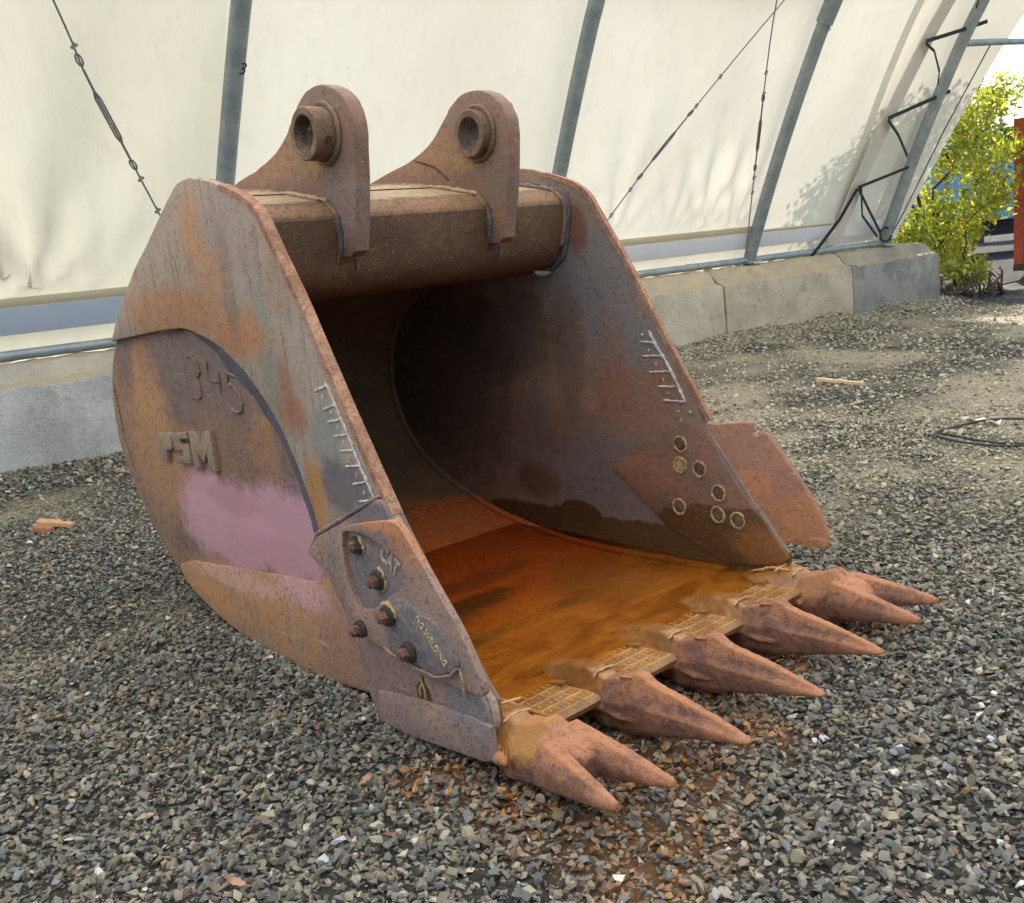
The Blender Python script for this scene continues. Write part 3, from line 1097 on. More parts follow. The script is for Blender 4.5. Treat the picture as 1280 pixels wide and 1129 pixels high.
M_in = rust('bowl_inside_rust', C(92, 72, 52), C(110, 86, 60), C(46, 36, 30), [
    ((0.75, 1.3, 0.05), (1.6, 1.25, .22), C(168, 82, 22), .97, .16), ((0.4, 1.95, .26), (.5, .2, .16), C(120, 84, 40), .7, .5), ((.75, .8, .08), (.7, .5, .1), C(176, 94, 30), .8, .5),
    ((0.75, .2, 0.1), (1.4, .55, .08), C(172, 112, 46), .9, .5), ((.6, .95, .08), (.34, .09, .1), C(46, 24, 8), .9, .6), ((1.0, .62, .08), (.2, .05, .1), C(60, 32, 10), .8, .6), ((.35, .62, .08), (.25, .06, .1), C(60, 30, 10), .8, .6), ((1.25, .55, .1), (.3, .5, .1), C(128, 84, 26), .8, .4), ((.8, .25, .1), (.9, .2, .1), C(150, 98, 38), .8, .5), ((.55, .9, .08), (.25, .12, .1), C(84, 48, 26), .5, .6), ((.9, 1.15, .08), (.3, .08, .1), C(90, 52, 28), .6, .6), ((.5, 1.4, .1), (.2, .14, .1), C(92, 52, 28), .6, .6)], scale=1.4, bump=0.3)
M_farin = rust('far_side_rust_and_shade', C(124, 106, 95), C(142, 114, 92), C(56, 48, 50), [
    b2(.9, .42, .8, .2, C(112, 100, 100), .8, .6, 1.5), b2(.95, 1.32, .30, .20, C(100, 108, 112), .6, .8, 1.5), b2(.76, 1.02, .24, .14, C(100, 110, 114), .6, .8, 1.5), b2(.72, .78, .3, .16, C(136, 94, 72), .65, .9, 1.5), b2(.85, .9, .1, .2, C(140, 92, 68), .5, .9, 1.5), b2(1.25, .62, .25, .12, C(108, 86, 74), .6, .9, 1.5),
    b2(1.40, .35, .14, .09, C(100, 62, 46), .8, .5, 1.5), b2(1.01, .76, .06, .055, C(154, 110, 96), .85, .35, 1.5), b2(2.05, .85, .55, .5, C(78, 64, 58), .85, .6, 1.5),  # large dark patch puts the shade deep in the bowl into the colour
    b2(.99, 1.5, .06, .12, C(112, 66, 46), .8, .5, 1.5), b2(1.55, 1.05, .4, .2, C(70, 62, 54), .7, .5, 1.5), b2(1.1, 1.0, .1, .3, C(90, 74, 62), .5, .5, 1.5),
    ((1.5, 1.20, .10), (.4, .95, .135), C(76, 48, 18), 1.0, .07), ((1.5, .55, .10), (.4, .75, .14), C(90, 59, 22), 1.0, .07), ((1.5, 1.12, .21), (.4, .15, .075), C(76, 48, 18), 1.0, .08)], scale=1.5, bump=0.3, rough=0.62)
M_wing = rust('side_cutter_rust', C(130, 110, 104), C(154, 124, 108), C(72, 66, 74), [
    b2(.45, .70, .2, .05, C(92, 88, 94), .8, .5), b2(.55, .15, .25, .12, C(138, 108, 100), .7, .5), b2(.05, .20, .1, .07, C(120, 114, 118), .7, .5)], scale=2.4, bump=0.5, speck_amt=0.7)
M_cast = rust('cutter_casting_rust', C(138, 114, 104), C(156, 124, 106), C(80, 66, 68), [
    b2(.4, .70, .3, .035, C(186, 122, 82), .95, .4), b2(.24, .64, .09, .06, C(178, 118, 80), .8, .5)], scale=2.4, bump=0.5, speck_amt=0.6)
M_pock = rust('cutter_pocket_paint', C(98, 92, 96), C(118, 106, 104), C(146, 126, 100), scale=3.5, bump=0.4, speck_amt=0.42)
M_yel = rust('worn_yellow_paint', C(182, 152, 102), C(150, 126, 90), C(96, 80, 66), scale=5)
M_let = rust('raised_letter_tan', C(196, 176, 144), C(184, 164, 134), C(150, 130, 104), scale=6, speck_amt=.15, grain=.2)
M_bolt = rust('bolt_rust', C(122, 84, 68), C(92, 66, 56), C(56, 44, 40), scale=6, bump=0.5)
M_boltdk = rust('bolt_collar_dark', C(52, 44, 42), C(70, 58, 52), C(36, 30, 30), scale=6)
M_bead = rust('pale_weld_bead', C(200, 198, 200), C(178, 168, 158), C(140, 116, 98), scale=9, bump=0.2, speck_amt=0.5)
M_beadrust = rust('rusty_weld_bead', C(132, 106, 88), C(110, 84, 70), C(76, 58, 50), scale=8)
M_lip = rust('lip_wet_rust', C(168, 116, 62), C(146, 94, 44), C(98, 62, 32), scale=3, bump=0.35, rough=0.42, spec=0.5)
M_pad = rust('wear_pad_wet', C(164, 126, 82), C(148, 108, 64), C(100, 70, 42), scale=4, bump=0.4, rough=0.26, spec=0.5, grain=.35)
M_padline = rust('wear_pad_hardface', C(182, 142, 96), C(160, 124, 84), C(112, 82, 54), scale=8, rough=0.4, spec=0.5, grain=.3)
M_adapt = rust('adapter_wet', C(164, 116, 62), C(138, 92, 44), C(86, 58, 32), scale=2.0, bump=0.25, rough=0.26, spec=0.6, speck_amt=.3, grain=.25)
M_tooth = rust('tooth_rust', C(142, 97, 72), C(114, 79, 66), C(80, 56, 50), [((.5, -.3, .17), (3, .16, .03), C(184, 122, 84), .7, .6), ((.5, -.5, .12), (3, .08, .05), C(182, 122, 90), .6, .6)], scale=2.6, bump=0.75, speck_amt=0.42, wear_and_creases=C(172, 116, 76), late=[((.06, -.10, .16), (.17, .11, .10), C(176, 124, 68), .85, .3), ((1.49, -.10, .16), (.17, .09, .10), C(166, 116, 78), .7, .4), ((.435, -.17, .20), (.1, .05, .03), C(180, 126, 84), .6, .5)])
M_letter = rust('cut_letter_rust', C(150, 126, 106), C(136, 112, 94), C(98, 80, 70), scale=6, speck_amt=.25)

def wet_mud(name, c1, c2, c3, rough=0.22, bump=0.25):
    t = NT(name)
    n = t.noise(9, 5, 0.6, 0.3)
    m = t.noise(34, 5, 0.65)
    f = t.noise(120, 3, 0.6)
    col = t.mix(t.step(n, 0.36, 0.62), c1, c2)
    col = t.mix(t.step(m, 0.54, 0.70, 0.0, 0.6), col, c3)
    col = t.mix(t.step(f, 0.56, 0.70, 0.0, 0.35), col, t.mix(0.5, col, (0.01, 0.006, 0.003, 1)))
    t.set(Base_Color=col, Roughness=t.step(m, 0.35, 0.65, rough, rough + 0.25), Specular_IOR_Level=0.6, Normal=t.bump(t.math('ADD', m, t.math('MULTIPLY', f, 0.4)), bump, 0.006))
    return t.m


M_adapt = wet_mud('adapter_wet_mud', C(146, 97, 47), C(120, 77, 35), C(86, 56, 30))
M_pad = wet_mud('wear_pad_wet_mud', C(144, 102, 56), C(122, 84, 43), C(92, 62, 36), 0.25, 0.35)
M_padline = wet_mud('hardface_wet_mud', C(186, 144, 94), C(160, 116, 68), C(112, 80, 50), 0.25, 0.3)

# --- side outlines, (y, z) in metres
FRONT = [(-.02, .223), (.133, .409), (.254, .577), (.348, .707), (.44, .858), (.536, 1.019), (.632, 1.187), (.73, 1.36), (.819, 1.492)]
TOP = catmull([(.819, 1.492), (.872, 1.577), (.918, 1.638), (1.003, 1.689), (1.108, 1.726), (1.25, 1.769), (1.369, 1.789), (1.469, 1.787), (1.556, 1.754), (1.674, 1.694)], 3)
REAR = [(1.674, 1.694), (1.832, 1.612), (2.038, 1.506), (2.262, 1.376), (2.462, 1.221)]
ARC = catmull([(2.466, 1.214), (2.142, 1.239), (1.871, 1.257), (1.667, 1.265), (1.56, 1.252), (1.416, 1.22), (1.31, 1.18), (1.174, 1.111), (1.055, 1.018), (.969, .927), (.893, .81), (.843, .706), (.799, .58), (.732, .448), (.664, .324), (.623, .195), (.575, .058)], 3)
BOT = catmull([(.586, .052), (.957, .007), (1.196, -.007), (1.389, -.006), (1.592, .01), (1.805, .046), (2.026, .106), (2.207, .201), (2.34, .285), (2.455, .388), (2.547, .51), (2.642, .645), (2.672, .787), (2.654, .941), (2.583, 1.093), (2.462, 1.221)], 3)

upper = dens(FRONT[:-1] + TOP[:-1] + REAR[:-1] + ARC + [(.286, .03), (.035, .045), (-.028, .141)], 0.035, 0.0012)
o = plate('side_plate', upper, 0.0, 0.030, M_bar, bucket, 0.007)
o['label'] = 'grey and orange upper side plate facing the camera'
full = dens([(.286, .03), (.035, .045), (-.028, .141)][::-1][0:0] + FRONT[:-1] + TOP[:-1] + REAR[:-1] + BOT[::-1] + [(.286, .03), (.035, .045), (-.02, .141)], 0.05, 0.0008)
o = plate('bowl_side', full, 0.0265, 0.042, M_low, bucket, 0.004)
o['label'] = 'recessed lower side with purple brown rust and faded pink patch'
far_full = [(y + .04 * min(1.0, max(0.0, (.85 - z) / .16)) * (1.0 if y < .5 else 0.0), z) for y, z in full]
o = plate('side_plate', far_full, 1.50, 1.524, M_farin, bucket, 0.006)
o['label'] = 'far side plate, dark and stained inside'

# rusty rim strip along the front edge (flame-cut face), sits proud of both faces
for xa, xb in ((-0.002, 0.043), (1.498, 1.527)):
    P = FRONT[3:-1] + TOP[:14]
    V, F = [], []
    for k, (y, z) in enumerate(P):
        a = np.array(P[max(k - 1, 0)])
        b = np.array(P[min(k + 1, len(P) - 1)])
        tt = (b - a) / np.linalg.norm(b - a)
        nn = np.array([-tt[1], tt[0]])
        jj = random.uniform(-.002, .002)
        for xx, d_ in ((xa + .0004, -0.016 + 2 * jj), (xa + .003, 0.003), (xb - .004, 0.003), (xb, -0.016 + jj)):
            V.append((xx, y + nn[0] * d_, z + nn[1] * d_))
    for k in range(len(P) - 1):
        for q in range(3):
            F.append((k * 4 + q, k * 4 + q + 1, k * 4 + 5 + q, k * 4 + 4 + q))
    mesh('front_rim', V, F, M_rim, bucket, 30)

# sloped weld along the arc step of the near side
V, F = [], []
W = ARC[6:]
for k, (y, z) in enumerate(W):
    a = np.array(W[max(k - 1, 0)])
    b = np.array(W[min(k + 1, len(W) - 1)])
    tt = (b - a) / np.linalg.norm(b - a)
    nn = np.array([tt[1], -tt[0]])
    if nn[0] < 0:
        nn = -nn
    w = 0.080 * min(1.0, max(0.0, (k - 4) / 8)) * (1 if k < len(W) - 10 else max(0.25, (len(W) - k) / 10)) + 0.006
    w *= random.uniform(.93, 1.07)
    V += [(0.001, y - nn[0] * .004, z - nn[1] * .004), (0.014 + random.uniform(-.002, .002), y + nn[0] * w * .55, z + nn[1] * w * .55), (0.0262, y + nn[0] * w, z + nn[1] * w), (0.0285, y, z)]
for k in range(len(W) - 1):
    for q in range(4):
        F.append((k * 4 + q, k * 4 + (q + 1) % 4, k * 4 + 4 + (q + 1) % 4, k * 4 + 4 + q))
mesh('weld_seam', V, F, M_dark, bucket, 60)

# heel plate overlay on the near side
heel = [(.905, .388), (1.402, .335), (1.988, .269), (2.15, .225), (2.12, .165), (2.0, .113), (1.805, .058), (1.592, .022), (1.389, .006), (1.196, .005), (.957, .019), (.62, .062), (.672, .324), (.745, .440)]
plate('heel_plate', dens(heel, .05, .001), 0.017, 0.0268, M_heel, bucket, 0.004)
o = bead('weld_seam', [(.0255, 2.60, 1.02), (.0255, 2.585, .80), (.0255, 2.53, .62), (.0255, 2.43, .46)], 0.006, M_beadrust, bucket, .2)

# --- wrapped shell (bowl): outer and inner profile
OUT = [(-.02, .07), (.25, .045), (.6, .058)] + [(y * 1.0 - 0.004, z + 0.008) for y, z in BOT[3:]] + [(y - .01, z - .012) for y, z in REAR[::-1][1:]] + [(1.50, 1.755)]
INN = catmull([(-.02, .118), (.15, .108), (.3, .098), (.6, .085), (1.0, .075), (1.27, .083), (1.55, .118), (1.75, .158), (1.93, .212), (2.1, .275), (2.25, .355), (2.38, .455), (2.47, .58), (2.515, .70), (2.525, .82), (2.50, .95), (2.44, 1.06), (2.34, 1.16), (2.2, 1.245), (2.0, 1.32), (1.75, 1.36), (1.55, 1.36)], 3)
prism_x('bowl_shell', OUT + INN[::-1], 0.038, 1.502, M_in, bucket, 2, 35)

FIL = [(y, z) for y, z in INN if y > .25]
bead('weld_seam', [(1.492, y * .995 + .006, z + .004) for y, z in FIL], .020, M_in, bucket, .08, .03, 8)
bead('weld_seam', [(.048, y * .995 + .006, z + .004) for y, z in FIL], .016, M_in, bucket, .08, .03, 8)

# --- torque tube across the top
TUBE = [(1.56, 1.725), (1.385, 1.722), (1.10, 1.662), (1.078, 1.652), (1.040, 1.618), (1.030, 1.600), (1.034, 1.560), (1.052, 1.475), (1.066, 1.425), (1.092, 1.385), (1.13, 1.355), (1.19, 1.335), (1.36, 1.318), (1.62, 1.345), (1.62, 1.70)]
prism_x('torque_tube', TUBE, 0.040, 1.502, M_tube, bucket, 1, 30)
prism_x('top_plate', [(1.36, 1.7215), (1.50, 1.757), (1.60, 1.738), (1.70, 1.690), (1.90, 1.585), (1.90, 1.56), (1.60, 1.70), (1.40, 1.70)], 0.041, 1.501, M_tube, bucket, 1, 30)
bead('weld_seam', [(1.494, 1.50, 1.758), (1.494, 1.385, 1.738), (1.494, 1.10, 1.678), (1.494, 1.03, 1.63), (1.494, 1.018, 1.58), (1.494, 1.04, 1.47), (1.494, 1.075, 1.385), (1.494, 1.16, 1.33)], 0.013, M_dark, bucket, .18, .02, 8)
bead('weld_seam', [(1.478, 1.385, 1.728), (1.478, 1.10, 1.668), (1.478, 1.028, 1.615), (1.478, 1.03, 1.54), (1.472, 1.06, 1.43)], 0.012, M_beadrust, bucket, .25, .02, 7)
bead('weld_seam', [(.054, 1.385, 1.728), (.054, 1.10, 1.668), (.054, 1.028, 1.615), (.066, 1.03, 1.54)], 0.012, M_beadrust, bucket, .2, .02, 7)
# grey lump on the tube end
V, F = tube_vf([(1.40, 1.17, 1.330), (1.43, 1.15, 1.316), (1.47, 1.14, 1.318)], [0.007, 0.014, 0.006], 7)
mesh('weld_lump', V, F, M_conc_grey, bucket, 60)

# --- ears with bosses
EAR = catmull([(1.92, 1.70), (1.87, 1.775), (1.737, 1.812), (1.591, 1.832), (1.449, 1.864), (1.343, 1.908), (1.255, 1.972), (1.19, 2.022), (1.11, 2.050), (1.03, 2.048), (.955, 2.022), (.898, 1.975), (.870, 1.92), (.866, 1.86)], 3) + [(.884, 1.75), (.905, 1.65), (.935, 1.545), (.955, 1.482), (.985, 1.462), (1.05, 1.465), (1.15, 1.50), (1.5, 1.60)]


def disc_ring(xc0, xc1, y, z, r0, r1, seg=32):
    V, F = [], []
    for x, r in ((xc0, r0), (xc0, r1 - .004), (xc0 + (.004 if xc1 > xc0 else -.004), r1), (xc1, r1), (xc1, r0)):
        for k in range(seg):
            w = 2 * math.pi * k / seg
            V.append((x, y + r * math.cos(w), z + r * math.sin(w)))
    for q in range(5):
        for k in range(seg):
            k2 = (k + 1) % seg
            F.append((q * seg + k, q * seg + k2, ((q + 1) % 5) * seg + k2, ((q + 1) % 5) * seg + k))
    return V, F


BY, BZ = 1.045, 1.888
for x0, pr_l, pr_r in ((0.372, 0.085, 0.012), (1.060, 0.048, 0.03)):
    x1 = x0 + 0.062
    # eye plate with a real bore: outer loop bridged to the circle
    bm = bmesh.new()
    P = dens(EAR, 0.05, 0.001)
    n = 40
    circ = [(BY + .070 * math.cos(2 * math.pi * k / n), BZ + .070 * math.sin(2 * math.pi * k / n)) for k in range(n)]
    vo = [bm.verts.new((x0, y, z)) for y, z in P]
    vi = [bm.verts.new((x0, y, z)) for y, z in circ]
    eo = [bm.edges.new((vo[k], vo[(k + 1) % len(vo)])) for k in range(len(vo))]
    ei = [bm.edges.new((vi[k], vi[(k + 1) % n])) for k in range(n)]
    bmesh.ops.triangle_fill(bm, edges=eo + ei, use_beauty=True, use_dissolve=False)
    r = bmesh.ops.extrude_face_region(bm, geom=list(bm.faces))
    for v in r['geom']:
        if isinstance(v, bmesh.types.BMVert):
            v.co.x = x1
    bmesh.ops.recalc_face_normals(bm, faces=bm.faces)
    es = [e for e in bm.edges if len(e.link_faces) == 2 and e.calc_face_angle(0) > 1.2 and (e.verts[0].co.yz - Vector((BY, BZ))).length > .08]
    bmesh.ops.bevel(bm, geom=es, offset=.006, segments=2, profile=.5, affect='EDGES', clamp_overlap=True)
    me = bpy.data.meshes.new('ear')
    bm.to_mesh(me)
    bm.free()
    shade(me, 35)
    ear = link('ear', me, M_ear, bucket)
    V, F = disc_ring(x0 - pr_l, x0 + .002, BY, BZ, .064, .090)
    mesh('boss', V, F, M_boss, ear, 30)
    V, F = disc_ring(x1 + pr_r, x1 - .002, BY, BZ, .064, .094)
    mesh('boss', V, F, M_boss, ear, 30)
    V, F = disc_ring(x0 - pr_l + .004, x1 + pr_r - .004, BY, BZ, .0615, .0635)
    mesh('bore_sleeve', V, F, M_bossin, ear, 30)
    ring = [(x0 - .004, BY + .1 * math.cos(w), BZ + .1 * math.sin(w)) for w in np.linspace(0, 2 * math.pi, 40)]
    bead('weld_seam', ring, .011, M_boss, ear, .15, .02, 6)
    # weld around the foot of the ear
    bead('weld_seam', [(x0 - .004, 1.42, 1.728), (x0 - .008, 1.30, 1.712), (x0 - .008, 1.09, 1.668), (x0 - .008, 1.028, 1.61), (x0 - .006, 1.03, 1.55), (x0 - .004, 1.055, 1.46), (x0 - .02, 1.09, 1.395)], .0095, M_tube, ear, .22, .018, 7)
    bead('weld_seam', [(x0 - .008, 1.022, 1.605), (x0 - .008, 1.016, 1.55), (x0 - .006, 1.035, 1.47)], .008, M_dark, ear, .2, .018, 7)
    bead('weld_seam', [(x1 + .006, 1.055, 1.46), (x1 + .012, 1.075, 1.41)], .008, M_beadrust, ear, .2, .015, 7)
    if x0 < .6:
        V, F = tube_vf([(x0 - .02, BY + .03, BZ + .045), (x0 - .035, BY + .025, BZ + .02), (x0 - .045, BY + .02, BZ + .015)], [.008, .013, .004], 8)
        mesh('grease_fitting', V, F, M_boss, ear, 50)
        V, F = disc_ring(x0 - .04, x0 - .03, BY - .083, BZ - .01, .001, .014, 12)
        tube('grease_hole_shade', [(x0 - .042, BY - .080, BZ - .028), (x0 - .042, BY - .0915, BZ - .031)], .012, M_boltdk, ear, 10)  # solid dark plug, shade of the hole put into its colour
    else:
        bead('crack', [(x0 - .001, 1.476, 1.842), (x0 - .001, 1.408, 1.822), (x0 - .001, 1.347, 1.80), (x0 - .001, 1.299, 1.769), (x0 - .001, 1.258, 1.735)], .0035, M_boltdk, ear, .4)

# --- near side cutter
WING = [(.873, .506), (.79, .578), (.633, .645), (.50, .705), (.40, .752), (.372, .755), (.345, .712), (.254, .578), (.133, .410), (-.021, .224), (-.030, .150), (.02, .085), (.30, .05), (.555, .045), (.582, .060), (.632, .195), (.672, .324), (.742, .448)]
wing = plate('cutter_plate', dens(WING, .04, .001), -0.018, 0.0005, M_wing, bucket, 0.005)
wing['label'] = 'side cutter mounting plate facing the camera'
bead('weld_seam', [(-.004, .885, .502), (-.006, .80, .585), (-.006, .64, .655), (-.006, .50, .715), (-.006, .39, .765)], .008, M_wing, bucket, .15, .02, 7)
bead('weld_seam', [(-.008, .735, .440), (-.008, .668, .324), (-.008, .628, .195), (-.008, .580, .062)], .009, M_dark, bucket, .15, .02, 7)
SLAB = [(.515, .118), (.528, .010), (.38, .012), (.24, .028), (-.006, .055), (-.067, .082), (-.055, .175), (.028, .181), (.218, .165), (.40, .140)]
plate('corner_shroud', dens(SLAB, .04, .0012), -0.034, -0.014, M_wing, bucket, 0.009)
CAST = catmull([(.590, .63), (.565, .652), (.52, .664), (.401, .690), (.292, .708), (.250, .690), (.202, .641), (.107, .530), (.020, .425), (-.048, .300), (-.035, .262), (.004, .266), (.054, .258), (.131, .262), (.23, .250), (.386, .262), (.427, .284), (.539, .301), (.598, .356), (.606, .497)], 3, True)
POCK = catmull([(.582, .622), (.562, .636), (.477, .645), (.388, .631), (.284, .601), (.27, .568), (.287, .508), (.353, .468), (.458, .407), (.539, .389), (.581, .459), (.593, .553)], 3, True)
bm = bmesh.new()
vo = [bm.verts.new((-.040, y, z)) for y, z in CAST]
vi = [bm.verts.new((-.040, y, z)) for y, z in POCK]
eo = [bm.edges.new((vo[k], vo[(k + 1) % len(vo)])) for k in range(len(vo))]
ei = [bm.edges.new((vi[k], vi[(k + 1) % len(vi)])) for k in range(len(vi))]
bmesh.ops.triangle_fill(bm, edges=eo + ei, use_beauty=True, use_dissolve=False)
r = bmesh.ops.extrude_face_region(bm, geom=list(bm.faces))
for v in r['geom']:
    if isinstance(v, bmesh.types.BMVert):
        v.co.x = -.0165
bmesh.ops.recalc_face_normals(bm, faces=bm.faces)
es = [e for e in bm.edges if len(e.link_faces) == 2 and e.calc_face_angle(0) > 1.2 and e.verts[0].co.x < -.03 and e.verts[1].co.x < -.03]
bmesh.ops.bevel(bm, geom=es, offset=.010, segments=3, profile=.5, affect='EDGES', clamp_overlap=True)
me = bpy.data.meshes.new('side_cutter')
bm.to_mesh(me)
bm.free()
shade(me, 40)
cutter = link('side_cutter', me, M_cast, bucket)
cutter['label'] = 'bolted side cutter casting with raised lettering facing the camera'
plate('pocket', dens([(y, z) for y, z in POCK], .05, 0), -0.0225, -0.012, M_pock, cutter, 0)
PAD = catmull([(.417, .396), (.391, .429), (.329, .464), (.257, .477), (.203, .455), (.138, .444), (.096, .419), (.043, .353), (.050, .322), (.149, .278), (.247, .282), (.359, .29), (.4, .351)], 3, True)
plate('boss_pad', PAD, -0.052, -0.03, M_pock, cutter, 0.008)
bead('worn_edge', [(-.052, .04, .33), (-.052, .075, .300), (-.052, .149, .274), (-.052, .25, .277), (-.052, .36, .287), (-.050, .41, .30)], .005, M_cast, cutter, .3, .02, 6)
tx, ty = (0, -.83, -.56), (0, -.56, .83)
text_mesh('lettering', 'CAT', .080, .002, (-.0235, .408, .578), (0, -.85, -.53), (0, -.53, .85), M_let, cutter, outline=.0024, sx=.60)
text_mesh('lettering', 'NO WELDING', .030, .003, (-.0535, .212, .436), (0, -.715, -.70), (0, -.70, .715), M_let, cutter, sx=.86)


def hexbolt(name, x, y, z, mat_head, r=.027, seed=0, stub=True):
    parts = []
    V, F = [], []
    prof = [(0.0, r * 1.25), (-.010, r * 1.25), (-.012, r * 1.1), (-.018, r * 1.1)]
    P, Fc = [], []
    for (dx, rr) in prof:
        for k in range(20):
            w = 2 * math.pi * k / 20
            P.append((x + dx, y + rr * math.cos(w), z + rr * math.sin(w)))
    for q in range(3):
        for k in range(20):
            k2 = (k + 1) % 20
            Fc.append((q * 20 + k, q * 20 + k2, (q + 1) * 20 + k2, (q + 1) * 20 + k))
    Fc += [tuple(range(20)), tuple(range(60, 80))]
    o = mesh(name, P, Fc, M_boltdk, bucket, 30)
    rot = random.uniform(0, 1)
    P, Fc = [], []
    L = .022
    for dx, rr in ((-.018, r * .80), (-.018 - L * .8, r * .78), (-.018 - L, r * .62)):
        for k in range(6):
            w = 2 * math.pi * k / 6 + rot
            P.append((x + dx, y + rr * math.cos(w), z + rr * math.sin(w)))
    for q in range(2):
        for k in range(6):
            k2 = (k + 1) % 6
            Fc.append((q * 6 + k, q * 6 + k2, (q + 1) * 6 + k2, (q + 1) * 6 + k))
    Fc += [tuple(range(6)), tuple(range(12, 18))]
    mesh('nut', P, Fc, mat_head, o, 30)
    tube('stud', [(x - .018 - L, y, z), (x - .018 - L - .004, y, z)], r * .42, mat_head, o, 10)
    return o


# bolts seen on the outside, yellow worn rings under some of them
for x, y, z, r in ((-.012, .530, .593, .026), (-.022, .428, .502, .026), (-.052, .350, .415, .026), (-.052, .262, .322, .026), (-.040, .540, .324, .023)):
    hexbolt('bolt', x, y, z, M_bolt, r)
for x, y, z, a0, a1 in ((-.022, .428, .502, 1.6, 4.3), (-.052, .350, .415, 0.6, 3.2), (-.0225, .530, .593, 0.9, 3.6)):
    P = [(x - .001, y + .037 * math.cos(w), z + .037 * math.sin(w)) for w in np.linspace(a0, a1, 14)]
    bead('worn_ring', P, .0065, M_yel, bucket, .45, .012, 6)
# dark wet stain with a yellow drip under the casting (a run of water and grease)
DRIP = catmull([(.275, .252), (.262, .252), (.262, .215), (.24, .19), (.236, .155), (.258, .140), (.292, .142), (.302, .165), (.30, .195), (.278, .215)], 3, True)
plate('grease_run', DRIP, -.0215, -.0172, rust('grease_brown', C(74, 46, 34), C(86, 54, 38), C(58, 36, 28), rough=0.4, scale=3), bucket, 0)
bead('drip', [(-.0225, .268, .25), (-.0225, .268, .215), (-.0225, .258, .19), (-.0225, .256, .158)], .004, M_yel, bucket, .3)
bead('drip', [(-.0225, .268, .215), (-.0225, .282, .19), (-.0225, .284, .158)], .004, M_yel, bucket, .3)
bead('drip', [(-.020, .085, .352), (-.042, .045, .33), (-.042, .03, .29), (-.042, .035, .25)], .004, M_yel, bucket, .3)

# --- PSM letters cut from plate, welded on
LX0, LX1 = 0.004, 0.028


def L2(s, t):
    return (2.135 - .565 * s, .710 + .108 * t + s * (.012 + .036 * t))


def letter(poly):
    plate('letter', [L2(s, t) for s, t in poly], LX0, LX1, M_letter, bucket, 0.004)


letter([(0, 1.0), (.27, 1.02), (.295, .93), (.295, .50), (.265, .40), (.165, .37), (.155, -.04), (.06, -.08), (.02, .04)])            # P
letter([(.325, 1.0), (.605, 1.02), (.60, .80), (.45, .79), (.45, .64), (.60, .63), (.605, .02), (.325, -.03), (.325, .18), (.475, .20), (.475, .42), (.325, .42)])   # S
letter([(.64, 1.04), (.755, 1.03), (.82, .62), (.885, 1.03), (1.0, 1.04), (1.01, -.08), (.905, -.10), (.90, .42), (.82, .10), (.745, .42), (.74, -.08), (.64, -.06)])   # M
# weld-written number 345
for pts in ([(1.715, 1.151), (1.671, 1.158), (1.624, 1.129), (1.607, 1.099), (1.64, 1.071), (1.626, 1.044), (1.628, 1.001), (1.658, .989), (1.708, .994), (1.734, 1.014)],
            [(1.528, 1.137), (1.54, 1.095), (1.531, 1.068), (1.461, 1.059)], [(1.44, 1.097), (1.442, 1.062), (1.448, 1.021)],
            [(1.27, 1.082), (1.361, 1.097), (1.377, 1.058), (1.331, 1.052), (1.291, 1.022), (1.278, .989), (1.293, .962), (1.322, .953), (1.365, .958), (1.387, .977)]):
    bead('weld_numeral', [(.0245, y, z) for y, z in pts], .0065, M_beadrust, bucket, .3, .01, 6)

# --- depth marks welded along both front edges
TN = [[(.694, 1.064), (.62, 1.083)], [(.662, 1.006), (.58, 1.027)], [(.642, .968), (.559, .983)], [(.613, .926), (.526, .938)], [(.594, .88), (.509, .891)], [(.571, .834), (.485, .845)], [(.545, .78), (.457, .799)], [(.519, .729), (.447, .741)]]
TNL = [(.617, 1.094), (.595, 1.066), (.575, 1.032), (.55, .985), (.524, .943), (.501, .893), (.48, .847), (.452, .801), (.427, .761), (.412, .741)]
TND = [(.675, 1.095), (.651, 1.046), (.615, 1.0), (.588, .955), (.563, .912), (.54, .864), (.515, .814), (.485, .762)]
for q in TN:
    bead('depth_mark', [(-.001, *q[0]), (-.001, *q[1])], .0040, M_bead, bucket, .35, .01, 6)
bead('depth_line', [(-.004, y + .004, z) for y, z in TNL], .0040, M_bead, bucket, .35, .01, 6)
for y, z in TND:
    bead('depth_dot', [(-.001, y, z - .006), (-.001, y, z + .006)], .0044, M_bead, bucket, .2, .006, 6)
for q in [[(.675, 1.015), (.591, 1.009)], [(.668, .955), (.566, .958)], [(.638, .89), (.536, .895)], [(.601, .833), (.504, .834)], [(.573, .776), (.463, .775)]]:
    bead('depth_mark', [(1.4985, *q[0]), (1.4985, *q[1])], .0045, M_bead, bucket, .35, .01, 6)
bead('depth_line', [(1.4985, y, z) for y, z in [(.628, 1.059), (.592, .997), (.555, .947), (.522, .893), (.489, .83), (.463, .775)]], .0065, M_bead, bucket, .35, .01, 6)
for y, z in [(.664, 1.043), (.633, .979), (.6, .926), (.568, .862), (.546, .808), (.50, .735), (.49, .70), (.44, .735)]:
    bead('depth_dot', [(1.4985, y, z - .006), (1.4985, y, z + .006)], .0055, M_bead, bucket, .2, .006, 6)

